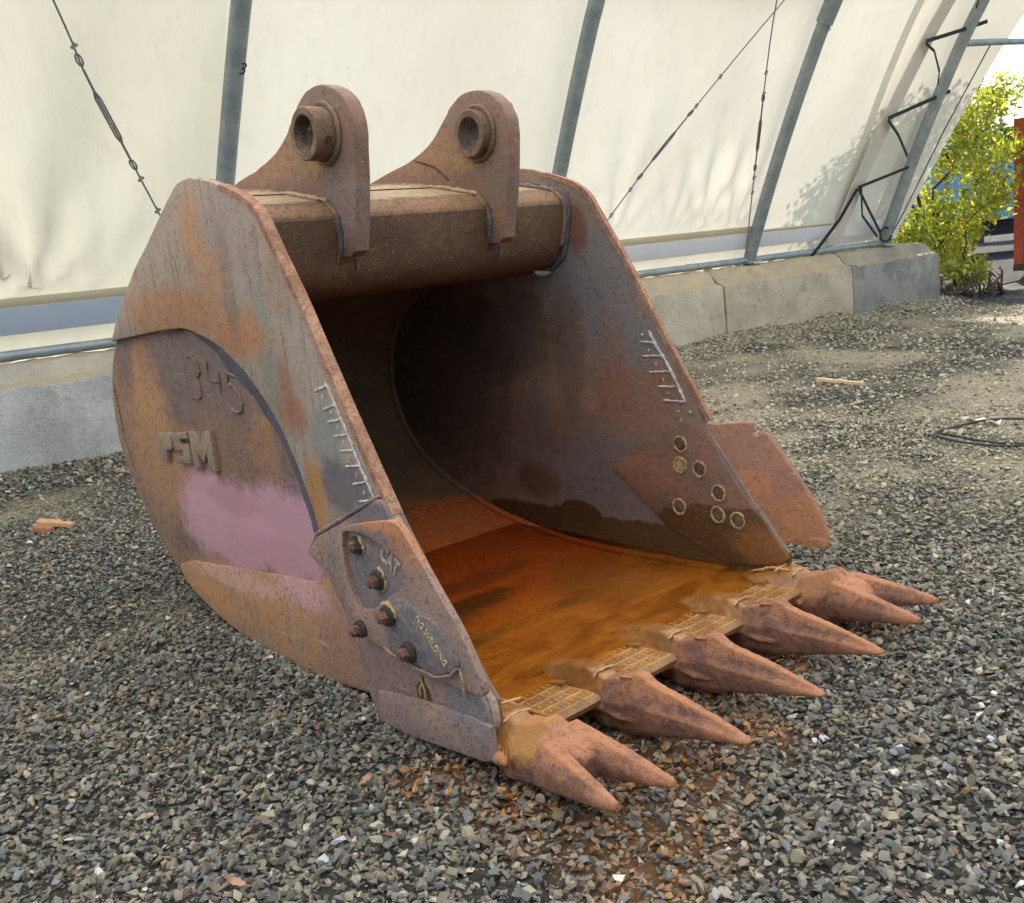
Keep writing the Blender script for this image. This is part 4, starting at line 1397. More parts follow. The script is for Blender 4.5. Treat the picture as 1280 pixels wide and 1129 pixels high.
# --- far side cutter: inner liner plate, bolt sockets and the flared wing
LINER = [(.893, .468), (.70, .592), (.585, .648), (.465, .692), (.384, .688), (.242, .475), (.012, .205), (.06, .165), (.30, .13), (.60, .24)]
M_liner = rust('far_liner_rust', C(120, 92, 80), C(136, 98, 78), C(84, 62, 54), [((1.5, .25, .22), (.4, .45, .15), C(92, 60, 24), 1.0, .08), ((1.5, .7, .45), (.4, .2, .09), C(150, 106, 80), .8, .5), ((1.5, .12, .22), (.4, .14, .08), C(142, 88, 44), .8, .5)], scale=2.2, rough=0.55)
o = plate('cutter_plate', dens(LINER, .05, .001), 1.493, 1.502, M_liner, bucket, 0.004)
o['label'] = 'liner plate with bolt rings on the far inside face'


def socket(y, z, yellow):
    ring = [(1.491, y + .031 * math.cos(w), z + .031 * math.sin(w)) for w in np.linspace(0, 2 * math.pi, 26)]
    o = bead('bolt_ring', ring, .0058, M_yel, bucket, .3, .02, 6)
    pit = [(1.4922, y, z), (1.4918, y, z)]
    tube('bolt_pit_shade', pit, .028, M_boltdk, o, 20)  # flat dark disc, shade of the recess put into its colour
    P, Fc = [], []
    for x, r in ((1.4925, .027), (1.4885, .022 if not yellow else .024), (1.487, .014)):
        for k in range(6):
            w = 2 * math.pi * k / 6 + y * 9
            P.append((x, y + r * math.cos(w), z + r * math.sin(w)))
    for q in range(2):
        for k in range(6):
            k2 = (k + 1) % 6
            Fc.append((q * 6 + k, q * 6 + k2, (q + 1) * 6 + k2, (q + 1) * 6 + k))
    Fc += [tuple(range(6)), tuple(range(12, 18))]
    mesh('bolt_head', P, Fc, M_yel if yellow else M_bolt, o, 30)


for y, z, yl in ((.497, .601, 0), (.504, .513, 1), (.407, .507, 0), (.32, .418, 0), (.523, .336, 0), (.33, .329, 0), (.235, .319, 0)):
    socket(y, z, yl)
FLARE = catmull([(.395, .685), (.30, .690), (.225, .696), (.207, .690)], 2) + catmull([(.199, .668), (.197, .654), (.186, .644), (.174, .646), (.166, .656)], 3) + catmull([(.158, .658), (.148, .652), (.136, .640), (.085, .576), (.033, .506), (-.02, .43), (-.062, .362), (-.088, .30), (-.097, .249), (-.085, .238), (-.03, .238), (.03, .250)], 3) + [(.075, .225), (.10, .258)]
hd = np.array([.378 - .10, .685 - .25])
hd = hd / np.linalg.norm(hd)
hn = np.array([-hd[1], hd[0]])


def flare(co):
    d_ = (co.y - .378) * hn[0] + (co.z - .685) * hn[1]
    return Vector((co.x + max(0, d_) * 0.42, co.y, co.z))


M_flare = rust('flare_rust', C(138, 96, 78), C(150, 104, 80), C(100, 70, 58), [((1.55, .0, .32), (.4, .15, .11), C(158, 106, 64), .85, .25), ((1.55, .2, .46), (.4, .10, .06), C(172, 110, 70), .7, .5)], scale=2.2)
o = plate('side_cutter', FLARE, 1.503, 1.531, M_flare, bucket, 0.005, xf=flare)
o['label'] = 'flared far side cutter sticking out over the gravel'

# --- lip, wear pads, adapters, teeth
lip = [(.34, .090), (.0, .110), (-.045, .108), (-.068, .096), (-.062, .088), (.0, .045), (.34, .03)]
prism_x('cutting_edge', lip, -0.012, 1.53, M_lip, bucket, 1, 20)
TEETH = [0.078, 0.435, 0.782, 1.132, 1.490]
pads = [(0.165, 0.352), (0.508, 0.700), (0.858, 1.050), (1.212, 1.402)]
for x0, x1 in pads:
    ya, yb, za, zb = -.096, .150, .1285, .1085
    poly = [(yb, zb), (yb - .01, zb + .006), (ya + .012, za + .004), (ya, za - .010), (ya + .006, za - .028), (yb, .085)]
    pad = prism_x('wear_pad', poly, x0, x1, M_pad, bucket, 1, 20)
    parts = []

    def zt(y):
        return zb + .0065 + (za - zb - .002) * (yb - .01 - y) / (yb - ya - .022)
    nx_, ny_ = 4, 4
    for k in range(nx_ + 1):
        x = x0 + .008 + (x1 - x0 - .016) * k / nx_
        pts = [(x + random.uniform(-.002, .002), y, zt(y)) for y in np.linspace(ya + .018, yb - .02, 9)]
        parts.append(tube_vf(pts, [.0030 * random.uniform(.6, 1.3) for _ in pts], 5))
    for k in range(ny_ + 1):
        y = ya + .022 + (yb - ya - .046) * k / ny_
        pts = [(x, y + random.uniform(-.002, .002), zt(y)) for x in np.linspace(x0 + .008, x1 - .008, 9)]
        parts.append(tube_vf(pts, [.0030 * random.uniform(.6, 1.3) for _ in pts], 5))
    for a in range(nx_):
        for b in range(ny_):
            x = x0 + .008 + (x1 - x0 - .016) * (a + .5) / nx_
            y = ya + .022 + (yb - ya - .046) * (b + .5) / ny_
            parts.append(tube_vf([(x - .004, y, zt(y)), (x + .003, y + .003, zt(y))], .0034, 5))
    V, F = join_vf(parts)
    mesh('hardfacing', V, F, M_padline, pad, 60)
    V, F = box_vf(x1 - .018, x1 + .006, yb - .10, yb - .02, .10, .136)
    V2 = [(x, y, z - (.02 if y > yb - .05 and z > .12 else 0)) for x, y, z in V]
    mesh('pad_stop', V2, F, M_pad, pad, 30)


def loft(secs, xc):
    """secs: (y, ztop, zbot, half width, ridge) -> closed loft with a ridged hexagon-like section"""
    V, F = [], []
    n = 12
    for s in secs:
        y, zt_, zb_, hw, rd = s[:5]
        xo = s[5] if len(s) > 5 else 0.0
        h = zt_ - zb_
        rw = .42 if rd < .005 else .34
        sec = [(-rw * hw, zt_), (rw * hw, zt_), (.62 * hw, zt_ - .16 * h - rd), (.98 * hw, zt_ - .42 * h), (1.0 * hw, zt_ - .62 * h), (.86 * hw, zt_ - .88 * h), (.6 * hw, zb_),
               (-.6 * hw, zb_), (-.86 * hw, zt_ - .88 * h), (-1.0 * hw, zt_ - .62 * h), (-.98 * hw, zt_ - .42 * h), (-.62 * hw, zt_ - .16 * h - rd)]
        V += [(xc + xo + a, y, b) for a, b in sec]
    for k in range(len(secs) - 1):
        for q in range(n):
            F.append((k * n + q, k * n + (q + 1) % n, (k + 1) * n + (q + 1) % n, (k + 1) * n + q))
    F += [tuple(range(n)), tuple(range((len(secs) - 1) * n, len(secs) * n))]
    return V, F


def single_tooth(xc, wear):
    secs = [(-.032, .120, .016, .054, 0), (-.040, .146, .004, .066, 0), (-.075, .160, .000, .068, 0), (-.100, .168, .004, .058, .004), (-.140, .182, .006, .057, .010), (-.172, .198, .008, .055, .014), (-.198, .199, .012, .053, .018),
            (-.226, .183, .020, .050, .022), (-.265, .173, .030, .045, .024), (-.31, .167, .040, .041, .022), (-.37, .157, .056, .036, .018), (-.44, .143, .072, .030, .012), (-.505, .127, .086, .024, .006), (-.545, .114, .095, .019, 0), (-.560, .107, .099, .010, 0)]
    secs = [(y if y > -.3 else y + wear * (y + .3), a, b, c, d) for y, a, b, c, d in secs]
    parts = [loft(secs, xc)]
    for sg in (-1, 1):
        parts.append(tube_vf([(xc + sg * .060, -.024, .085), (xc + sg * .070, -.042, .085), (xc + sg * .064, -.085, .08)], [.012, .024, .008], 8))
    for sg in (-1, 1):
        parts.append(tube_vf([(xc + sg * .060, -.07, .070), (xc + sg * .058, -.14, .066), (xc + sg * .050, -.20, .066)], [.005, .010, .004], 8))
    return remesh('tooth', parts, .0054, M_tooth, bucket, 2, .0007)


def twin_tooth(xc, tips):
    secs = [(-.032, .122, .014, .060, 0), (-.040, .148, .002, .084, 0), (-.075, .164, -.004, .090, 0), (-.105, .170, .000, .078, .002), (-.140, .182, .004, .078, .006), (-.172, .199, .006, .080, .010), (-.198, .198, .012, .083, .010), (-.228, .178, .020, .086, .008), (-.27, .166, .034, .082, 0), (-.30, .150, .052, .064, 0), (-.32, .132, .070, .036, 0)]
    parts = [loft(secs, xc)]
    for tx_, ty_, side in tips:
        b0 = xc + side * .052
        y0, y1 = -.20, ty_
        pr_ = []
        for k in range(9):
            u = k / 8
            y = y0 + (y1 - y0) * u
            x = b0 + (tx_ - b0) * (u ** .8)
            ztop = .176 + (.118 - .176) * u ** 1.2
            hh = .115 * (1 - u) ** .9 + .022
            hw = .039 * (1 - u) ** .6 + .010
            pr_.append((y, ztop, max(ztop - hh, .02), hw, 0, x - xc))
        parts.append(loft(pr_, xc))
    for sg in (-1, 1):
        parts.append(tube_vf([(xc + sg * .08, -.04, .085), (xc + sg * .10, -.065, .085), (xc + sg * .10, -.10, .08)], [.014, .022, .01], 8))
    return remesh('tooth', parts, .0058, M_tooth, bucket, 3, .0008)


for k, xc in enumerate(TEETH):
    # adapter: nose and top strap over the lip
    if k in (0, 4):
        hw = .082
        secs = [(.27, .100, .08, .060, 0), (.22, .112, .08, .076, 0), (.13, .146, .08, .084, 0), (.05, .172, .03, .086, 0), (-.02, .172, .012, .084, 0), (-.07, .158, .016, .074, 0), (-.11, .148, .03, .062, 0)]
    else:
        secs = [(.285, .096, .08, .056, 0), (.245, .112, .08, .066, 0), (.16, .140, .08, .071, 0), (.08, .164, .03, .072, 0), (.0, .171, .014, .070, 0), (-.055, .158, .018, .064, 0), (-.11, .146, .03, .054, 0)]
    ad = remesh('adapter', [loft(secs, xc)], .007, M_adapt, bucket, 4, .0008)
    # retaining pin dimple and weld remnants
    bead('weld_patch', [(xc - .05, -.034, .160), (xc - .02, -.030, .168), (xc + .02, -.034, .168), (xc + .05, -.036, .160)], .0045, M_padline, ad, .5, .012, 6)
    if k in (0, 4):
        for dx in (-.045, .02):
            bead('weld_patch', [(xc + dx, .15, .142), (xc + dx + .004, .06, .173), (xc + dx + .008, -.01, .173)], .005, M_padline, ad, .35, .012, 6)
        bead('weld_patch', [(xc - .065, .03, .171), (xc, .035, .175), (xc + .065, .02, .172)], .005, M_padline, ad, .35, .012, 6)
        bead('weld_patch', [(xc - .06, .09, .160), (xc - .02, .095, .163)], .004, M_padline, ad, .35, .012, 6)
    if k == 0:
        th = twin_tooth(xc, [(-.014, -.495, -1), (.150, -.540, 1)])
    elif k == 4:
        th = twin_tooth(xc, [(1.415, -.530, -1), (1.612, -.495, 1)])
    else:
        th = single_tooth(xc, (0, .0, .02, -.02, 0)[k])
        text_mesh('numeral', '5', .062, .004, (xc - .030, -.168, .186), (1, 0, 0.0), (0, .80, -.20), M_tooth, th, outline=.0038)
# wet run on the near corner adapter
for q in range(4):
    y = -.045 - q * .018
    bead('drip', [(-.004 - .003 * q, y, .13), (-.010 - .003 * q, y - .002, .09), (-.008 - .003 * q, y - .004, .05 - random.uniform(0, .02))], .0030, M_adapt, bucket, .4, .012, 6)

# --- muddy water lying in the bowl
def water():
    xs = np.linspace(.056, 1.4995, 14)
    ys = np.linspace(-.03, 1.66, 16)
    V = [(x, y,   .1195) for x in xs for y in ys]
    n = len(ys)
    F = [(i * n + j, (i + 1) * n + j, (i + 1) * n + j + 1, i * n + j + 1) for i in range(len(xs) - 1) for j in range(n - 1)]
    t = NT('muddy_water')
    tr = t.node('ShaderNodeBsdfTransparent')
    n_ = t.noise(3.0, 5, 0.6, 0.6)
    murk = t.node('ShaderNodeBsdfDiffuse')
    t.put(murk.inputs['Color'], t.mix(t.step(t.noise(4.5, 6, 0.65, 1.2, t.mapped((0.6, 1.6, 1))), 0.38, 0.62), C(122, 68, 18), C(176, 110, 34)))
    t.put(tr.inputs['Color'], C(250, 226, 190))
    m0 = t.node('ShaderNodeMixShader')
    sy = t.node('ShaderNodeSeparateXYZ')
    t.put(sy.inputs[0], t.coord())
    t.put(m0.inputs[0], t.math('MULTIPLY', t.step(n_, 0.3, 0.7, 0.30, 0.62), t.step(sy.outputs[1], 1.15, 0.1, 0.0, 1.0)))
    t.t.links.new(tr.outputs[0], m0.inputs[1])
    t.t.links.new(murk.outputs[0], m0.inputs[2])
    gl = t.node('ShaderNodeBsdfGlossy')
    gl.inputs['Roughness'].default_value = 0.02
    fr = t.node('ShaderNodeFresnel')
    fr.inputs['IOR'].default_value = 1.33
    rip = t.bump(t.noise(9, 2, 0.5), 0.05, 0.01)
    t.put(gl.inputs['Normal'], rip)
    t.put(fr.inputs['Normal'], rip)
    mx = t.node('ShaderNodeMixShader')
    t.t.links.new(fr.outputs[0], mx.inputs[0])
    t.t.links.new(m0.outputs[0], mx.inputs[1])
    t.t.links.new(gl.outputs[0], mx.inputs[2])
    t.t.links.new(mx.outputs[0], t.out.inputs['Surface'])
    o = mesh('water', V, F, t.m, None, 180, fix=False)
    o['kind'] = 'structure'


water()

# ------------------------------------------------------------------ small things on the ground
def gz(x, y):
    return float(ground_h(np.array([x]), np.array([y]))[0])


def wood_mat(name, c1, c2):
    t = NT(name)
    n = t.noise(8, 5, 0.6, vec=t.mapped((1, 12, 12)))
    t.set(Base_Color=t.mix(n, c1, c2), Roughness=0.85, Normal=t.bump(n, 0.3, 0.004))
    return t.m


def chip(name, p0, p1, w, h, mat, label, cat, seed=0):
    rr = random.Random(seed)
    a, b = Vector((*p0, 0)), Vector((*p1, 0))
    dr = (b - a).normalized()
    sd = Vector((-dr.y, dr.x, 0))
    V, F = [], []
    n = 7
    z0 = max(gz(*p0), gz(*p1)) + 0.014
    for k in range(n):
        u = k / (n - 1)
        p = a.lerp(b, u)
        ww = w * (0.55 + 0.45 * math.sin(math.pi * min(1, u * 1.2 + .1))) * rr.uniform(.85, 1.1)
        hh = h * rr.uniform(.8, 1.2)
        for e, z in ((-1, 0), (1, 0), (.8, hh), (-.8, hh * .8)):
            V.append(p + sd * ww * .5 * e + Vector((0, 0, z0 + z)))
    for k in range(n - 1):
        for q in range(4):
            F.append((k * 4 + q, k * 4 + (q + 1) % 4, k * 4 + 4 + (q + 1) % 4, k * 4 + 4 + q))
    F += [(0, 1, 2, 3), tuple(range(n * 4 - 4, n * 4))]
    return tag(mesh(name, V, F, mat, None, 25), label, cat)


chip('wood_chip', (.085, 4.68), (.20, 4.36), .075, .03, wood_mat('split_wood', C(188, 150, 112), C(164, 124, 86)), 'split tan wood chip on the gravel left of the bucket', 'wood chip', 1)
chip('wood_chip', (.02, 4.52), (.075, 4.36), .06, .03, wood_mat('orange_wood', C(160, 104, 74), C(134, 84, 58)), 'small orange wood shard beside the tan wood chip', 'wood chip', 2)
chip('wooden_stick', (6.29, 2.87), (6.16, 2.34), .035, .03, wood_mat('bleached_wood', C(206, 188, 148), C(188, 168, 128)), 'bleached wooden stick on packed ground beyond the far cutter', 'stick', 3)
# loose wire loop
pts = []
c0 = (4.68, .56)
for k in range(60):
    w = 2 * math.pi * 1.55 * k / 59 + 2.2
    r = .40 + .05 * math.sin(w * 1.5) + .02 * k / 59
    x, y = c0[0] + r * math.cos(w) * 1.0, c0[1] + r * math.sin(w) * .95
    pts.append((x, y, gz(x, y) + .032 + .012 * math.sin(w * 3)))
t = NT('black_wire')
t.set(Base_Color=C(40, 38, 38), Roughness=0.6)
tag(tube('wire_coil', pts, .008, t.m, None, 6), 'loose coil of thin black wire lying on the packed gravel', 'wire')
t = NT('white_scrap')
t.set(Base_Color=t.mix(t.noise(30), C(220, 212, 200), C(190, 180, 170)), Roughness=0.7)
V, F = [], []
for i in range(7):
    for j in range(4):
        x, y = 4.97 + .05 * j / 3 + .03 * math.sin(i), .95 - .24 * i / 6
        V.append((x, y, gz(x, y) + .035 + .018 * math.sin(i * 1.7 + j)))
for i in range(6):
    for j in range(3):
        F.append((i * 4 + j, i * 4 + j + 1, i * 4 + 5 + j, i * 4 + 4 + j))
nv = len(V)
V += [(x, y, z - .012) for x, y, z in V]
F += [tuple(q + nv for q in f[::-1]) for f in F]
edge = [0, 1, 2, 3] + [4 * i + 3 for i in range(1, 7)] + [26, 25, 24] + [4 * i for i in range(5, 0, -1)]
for k in range(len(edge)):
    a, b = edge[k], edge[(k + 1) % len(edge)]
    F.append((a, b, b + nv, a + nv))
tag(mesh('plastic_scrap', V, F, t.m, None, 40), 'crumpled white plastic scrap lying on the wire coil', 'scrap')


def leaf(x, y, s, rot, mat, label):
    V, F = [], []
    n = 7
    z = gz(x, y) + .024
    for k in range(n):
        u = k / (n - 1) * 2 - 1
        w = s * .42 * (1 - u * u) ** .6 * (1 + .25 * math.sin(k * 2.4))
        for e in (-1, 0, 1):
            px, py = u * s, e * w
            V.append((x + px * math.cos(rot) - py * math.sin(rot), y + px * math.sin(rot) + py * math.cos(rot), z + .35 * s * abs(e) * (.5 + .5 * u) + .10 * s * u * u))
    for k in range(n - 1):
        for e in range(2):
            F.append((k * 3 + e, k * 3 + e + 1, k * 3 + 4 + e, k * 3 + 3 + e))
    stem = tube_vf([(x - s * math.cos(rot), y - s * math.sin(rot), z), (x - 1.7 * s * math.cos(rot), y - 1.7 * s * math.sin(rot), z + .004)], .0016, 5)
    V, F = join_vf([(V, F), stem])
    tag(mesh('dry_leaf', V, F, mat, None, 60, fix=False), label, 'leaf', 'dry leaves on the gravel')


Mlf = [wood_mat('leaf_tan', C(172, 134, 112), C(146, 108, 88)), wood_mat('leaf_red', C(126, 82, 72), C(104, 68, 60))]
leaf(-.26, .248, .026, .4, Mlf[0], 'curled tan dry leaf under the near lower edge of the bucket')
leaf(-.74, .066, .028, 2.0, Mlf[0], 'tan dry leaf at the bottom left of the gravel')
leaf(-.192, .643, .022, 1.1, Mlf[1], 'reddish dry leaf in the shade of the bucket heel')
leaf(-.374, -.037, .020, 2.7, Mlf[1], 'small reddish leaf in front of the near tooth')
leaf(-.36, .45, .016, .2, Mlf[0], 'tiny tan leaf fragment between two other leaves')

# a few big stones that read singly
t = NT('pale_stone')
n = t.noise(12, 5, 0.65)
t.set(Base_Color=t.mix(n, C(184, 190, 194), C(132, 144, 154)), Roughness=0.7, Normal=t.bump(t.noise(60, 4), .3, .004))
for k, (x, y, s, lab) in enumerate(((1.0, -.943, .030, 'white angular stone near the right edge of the gravel'), (.81, -.77, .026, 'bluish white stone left of the white angular stone'), (-.47, .057, .026, 'upright white chip of stone in the front left gravel'), (-.54, .015, .024, 'blue white stone close to the upright white chip'), (.66, 3.6, .045, 'pale stone just left of the bucket back'), (.20, .50, .03, 'bluish stone in the dark under the lip'))):
    tv, tf = TPL[(k * 5 + 3) % len(TPL)]
    o = mesh('pale_stone', [tuple(v * s * np.array([1, 1, 1.3])) for v in tv], [tuple(int(q) for q in f) for f in tf], t.m, None, 10)
    o.location = (x, y, gz(x, y) + s * .55)
    o.rotation_euler = (0, 0, k * 1.3)
    tag(o, lab, 'stone', 'pale stones lying on the gravel')

# ------------------------------------------------------------------ outside: tree, shrub, brush, container, truck, hills
def leaf_mat(name, c1, c2, c3):
    t = NT(name)
    at = t.node('ShaderNodeVertexColor', layer_name='Col')
    sp = t.node('ShaderNodeSeparateColor')
    t.put(sp.inputs[0], at.outputs[0])
    col = t.mix(sp.outputs[0], c1, c2)
    col = t.mix(t.step(sp.outputs[1], 0.95, 0.99), col, c3)
    d = t.node('ShaderNodeBsdfDiffuse')
    tr = t.node('ShaderNodeBsdfTranslucent')
    t.put(d.inputs['Color'], col)
    t.put(tr.inputs['Color'], col)
    g = t.node('ShaderNodeBsdfGlossy')
    g.inputs['Roughness'].default_value = 0.4
    m1 = t.node('ShaderNodeMixShader')
    m1.inputs[0].default_value = 0.5
    t.t.links.new(d.outputs[0], m1.inputs[1])
    t.t.links.new(tr.outputs[0], m1.inputs[2])
    m2 = t.node('ShaderNodeMixShader')
    m2.inputs[0].default_value = 0.05
    t.t.links.new(m1.outputs[0], m2.inputs[1])
    t.t.links.new(g.outputs[0], m2.inputs[2])
    t.t.links.new(m2.outputs[0], t.out.inputs['Surface'])
    return t.m


def foliage(name, clumps, n, size, mat, parent, seed):
    rr = np.random.default_rng(seed)
    cl = np.array(clumps, float)
    w = cl[:, 3] ** 2
    k = rr.choice(len(cl), n, p=w / w.sum())
    d = rr.normal(size=(n, 3))
    d /= np.linalg.norm(d, axis=1)[:, None]
    r = cl[k, 3] * rr.random(n) ** .45
    P = cl[k, :3] + d * r[:, None] * np.array([1, 1, .8])
    # clusters along twigs
    P += rr.normal(0, .05, (n, 3))
    P[:, 2] = np.maximum(P[:, 2], .1)
    s = size * rr.uniform(.6, 1.3, n)
    u = rr.normal(size=(n, 3))
    u[:, 2] -= .5
    u /= np.linalg.norm(u, axis=1)[:, None]
    v = np.cross(u, rr.normal(size=(n, 3)))
    v /= np.linalg.norm(v, axis=1)[:, None]
    nn = np.cross(u, v)
    A = P - u * s[:, None]
    B = P + v * (s * .42)[:, None] + nn * (s * .12)[:, None]
    Cc = P + u * s[:, None]
    Dd = P - v * (s * .42)[:, None] + nn * (s * .12)[:, None]
    V = np.stack([A, B, Cc, Dd], 1).reshape(-1, 3)
    b = np.arange(n) * 4
    F = np.concatenate([np.stack([b, b + 1, b + 2], 1), np.stack([b, b + 2, b + 3], 1)])
    me = bpy.data.meshes.new(name)
    me.vertices.add(len(V))
    me.vertices.foreach_set('co', V.ravel())
    me.loops.add(F.size)
    me.loops.foreach_set('vertex_index', F.ravel().astype(np.int32))
    me.polygons.add(len(F))
    me.polygons.foreach_set('loop_start', np.arange(0, F.size, 3, dtype=np.int32))
    me.update(calc_edges=True)
    ca = me.color_attributes.new('Col', 'FLOAT_COLOR', 'POINT')
    cc = np.c_[rr.random(n), rr.random(n), np.zeros(n), np.ones(n)]
    ca.data.foreach_set('color', np.repeat(cc, 4, 0).astype(np.float32).ravel())
    return link(name, me, mat, parent)


M_leafA = leaf_mat('yellow_green_leaf', C(116, 138, 38), C(218, 212, 72), C(214, 160, 70))
M_leafB = leaf_mat('yellow_leaf', C(150, 156, 48), C(206, 196, 70), C(196, 150, 60))
M_leafC = leaf_mat('far_green_leaf', C(62, 84, 40), C(96, 112, 54), C(140, 140, 60))
M_bark = wood_mat('bark', C(84, 70, 58), C(60, 50, 42))


def limb(p, q, r0, r1, mat, parent, name='limb', bend=.12, seed=0):
    rr = random.Random(seed)
    p, q = Vector(p), Vector(q)
    L = (q - p).length
    pts = [p.lerp(q, k / 6) + Vector((rr.uniform(-1, 1), rr.uniform(-1, 1), rr.uniform(-1, 1))) * bend * L * math.sin(math.pi * k / 6) for k in range(7)]
    return tube(name, pts, [r0 + (r1 - r0) * k / 6 for k in range(7)], mat, parent, 7)


def bush_tree(name, base, clumps, n, size, mat, label, cat, seed, trunk_r=.07, group=None):
    o = thing(name, label, cat, base, group)
    top = Vector(base) + Vector((0, 0, 1.0))
    tr = limb(base, top, trunk_r, trunk_r * .7, M_bark, o, 'trunk', .06, seed)
    for k, c in enumerate(clumps):
        if k % 2 == 0:
            limb(top - Vector((0, 0, .3)), c[:3], trunk_r * .5, .012, M_bark, tr, 'limb', .08, seed + k)
    foliage('crown', clumps, n, size, mat, o, seed)
    return o


def clump_at(q):
    return [(*wpt(a, i, h), r) for a, i, h, r in q]


bush_tree('bushy_tree', tuple(wpt(14.2, -1.3, 0)), clump_at([
    (13.3, -1.3, 1.0, .65), (12.7, -1.3, 2.2, .75), (13.5, -1.35, 3.2, .8), (12.5, -1.3, 3.6, .8), (12.9, -1.3, 4.4, .8), (13.8, -1.3, 4.7, .7), (14.3, -1.2, 1.4, .6), (14.6, -1.1, 2.4, .7), (14.6, -1.2, 3.6, .6), (15.2, -1.1, 2.9, .55), (15.4, -1.1, 2.0, .42),
    (15.9, -1.1, 3.2, .48), (14.2, -1.0, .8, .45), (15.6, -1.0, 1.35, .32), (14.9, -1.1, 1.0, .4), (16.0, -.9, 2.3, .38), (15.7, -.9, 1.7, .32), (15.2, -1.0, 1.5, .38), (12.0, -1.4, 2.7, .7), (11.7, -1.4, 3.6, .6)]),
    13500, .068, M_leafA, 'bushy tree with yellow green autumn leaves beside the end of the shelter', 'tree', 3)
bush_tree('bushy_shrub', tuple(wpt(16.2, .15, 0)), clump_at([(16.1, .1, 1.7, .36), (16.3, .25, 1.95, .34), (16.0, .15, 1.45, .22), (16.6, .2, 1.75, .3)]), 900, .075, M_leafA, 'small leafy branch clump in front of the orange container', 'shrub', 5, .03)
bush_tree('low_shrub', tuple(wpt(14.0, -.55, 0)), clump_at([(13.8, -.55, .3, .26), (14.1, -.5, .36, .3), (14.35, -.55, .25, .22), (13.7, -.8, .5, .3)]), 1300, .05, M_leafB, 'low yellow shrub growing behind the dark end block', 'shrub', 8, .02)

# brush of dark roots by the end block
br = thing('brush_pile', 'dark tangle of dead roots and branches at the foot of the end block', 'brush', tuple(wpt(13.3, .0, 0)))
rr = random.Random(4)
for k in range(26):
    a, i = rr.uniform(12.75, 13.9), rr.uniform(-.35, .25)
    p = wpt(a, i, 0.02)
    q = p + Vector((rr.uniform(-.7, .9), rr.uniform(-.3, .3), rr.uniform(.08, .42)))
    limb(p, q, rr.uniform(.018, .04), .006, M_bark, br, 'branch', .25, k)

# orange shipping container
M_red = rust('container_orange', C(178, 76, 48), C(164, 68, 44), C(112, 60, 44), scale=1.2, bump=.2, speck_amt=.3, streak=.4, rough=.6)
M_cdark = rust('container_underside', C(58, 46, 42), C(74, 54, 46), C(40, 34, 32), scale=2)
cc = thing('shipping_container', 'orange steel shipping container cut by the right edge of the picture', 'container', (17.1, 5.55, 0))
ux = Vector((.96, .28, 0)).normalized()
uy = Vector((.28, -.96, 0)).normalized()
c0 = Vector((17.1, 5.55, .16))


def cpt(a, b, h):
    return c0 + ux * a + uy * b + Vector((0, 0, h))


def cbox(name, a0, a1, b0, b1, h0, h1, mat, par=cc):
    V, F = box_vf(a0, a1, b0, b1, h0, h1)
    return mesh(name, [cpt(*v) for v in V], F, mat, par)


CL, CW, CH = 6.0, 2.4, 2.65
for a in (0, CL - .16):
    for b in (0, CW - .16):
        cbox('corner_post', a, a + .16, b, b + .16, .12, CH - .12, M_red)
        cbox('corner_casting', a - .006, a + .172, b - .006, b + .172, 0, .118, M_cdark)
        cbox('corner_casting', a - .006, a + .172, b - .006, b + .172, CH - .118, CH, M_red)
for b in (.02, CW - .12):
    cbox('bottom_rail', .18, CL - .18, b, b + .1, .03, .19, M_red)
    cbox('top_rail', .18, CL - .18, b, b + .1, CH - .14, CH - .02, M_red)
for a in (.02, CL - .12):
    cbox('bottom_rail', a, a + .1, .18, CW - .18, .03, .19, M_red)
    cbox('top_rail', a, a + .1, .18, CW - .18, CH - .14, CH - .02, M_red)


def corr(name, along, fixed, L, axis):
    V, F = [], []
    pos = .165
    k = 0
    pts = []
    while pos < L - .165:
        for dd, de in ((0, 0), (.07, 0), (.11, .036), (.18, .036)):
            if pos + dd < L - .16:
                pts.append((pos + dd, de))
        pos += .22
    pts.append((L - .165, 0))
    for p, de in pts:
        for h in (.195, CH - .145):
            for th in (0, .006):
                off = fixed[0] + fixed[1] * (de + th)
                V.append(cpt(p, off, h) if axis == 0 else cpt(off, p, h))
    for k in range(len(pts) - 1):
        a, b = k * 4, k * 4 + 4
        F += [(a, b, b + 2, a + 2), (a + 1, a + 3, b + 3, b + 1), (a, a + 1, b + 1, b), (a + 2, b + 2, b + 3, a + 3)]
    mesh(name, V, F, M_red, cc, 20)


corr('corrugated_wall', 0, (.035, 1), CL, 0)
corr('corrugated_wall', 0, (CW - .035, -1), CL, 0)
corr('corrugated_wall', 0, (.035, 1), CW, 1)
corr('corrugated_wall', 0, (CL - .035, -1), CW, 1)
cbox('roof', .1, CL - .1, .1, CW - .1, CH - .05, CH - .03, M_red)
cbox('underframe', .1, CL - .1, .1, CW - .1, .02, .1, M_cdark)
sk = tag(mesh('timber_skid', [cpt(*v) for v in box_vf(.1, 1.0, .2, 2.2, -.2, -.005)[0]], box_vf(0, 1, 0, 1, 0, 1)[1], M_cdark), 'dark timber skid under the near corner of the orange container', 'timber')

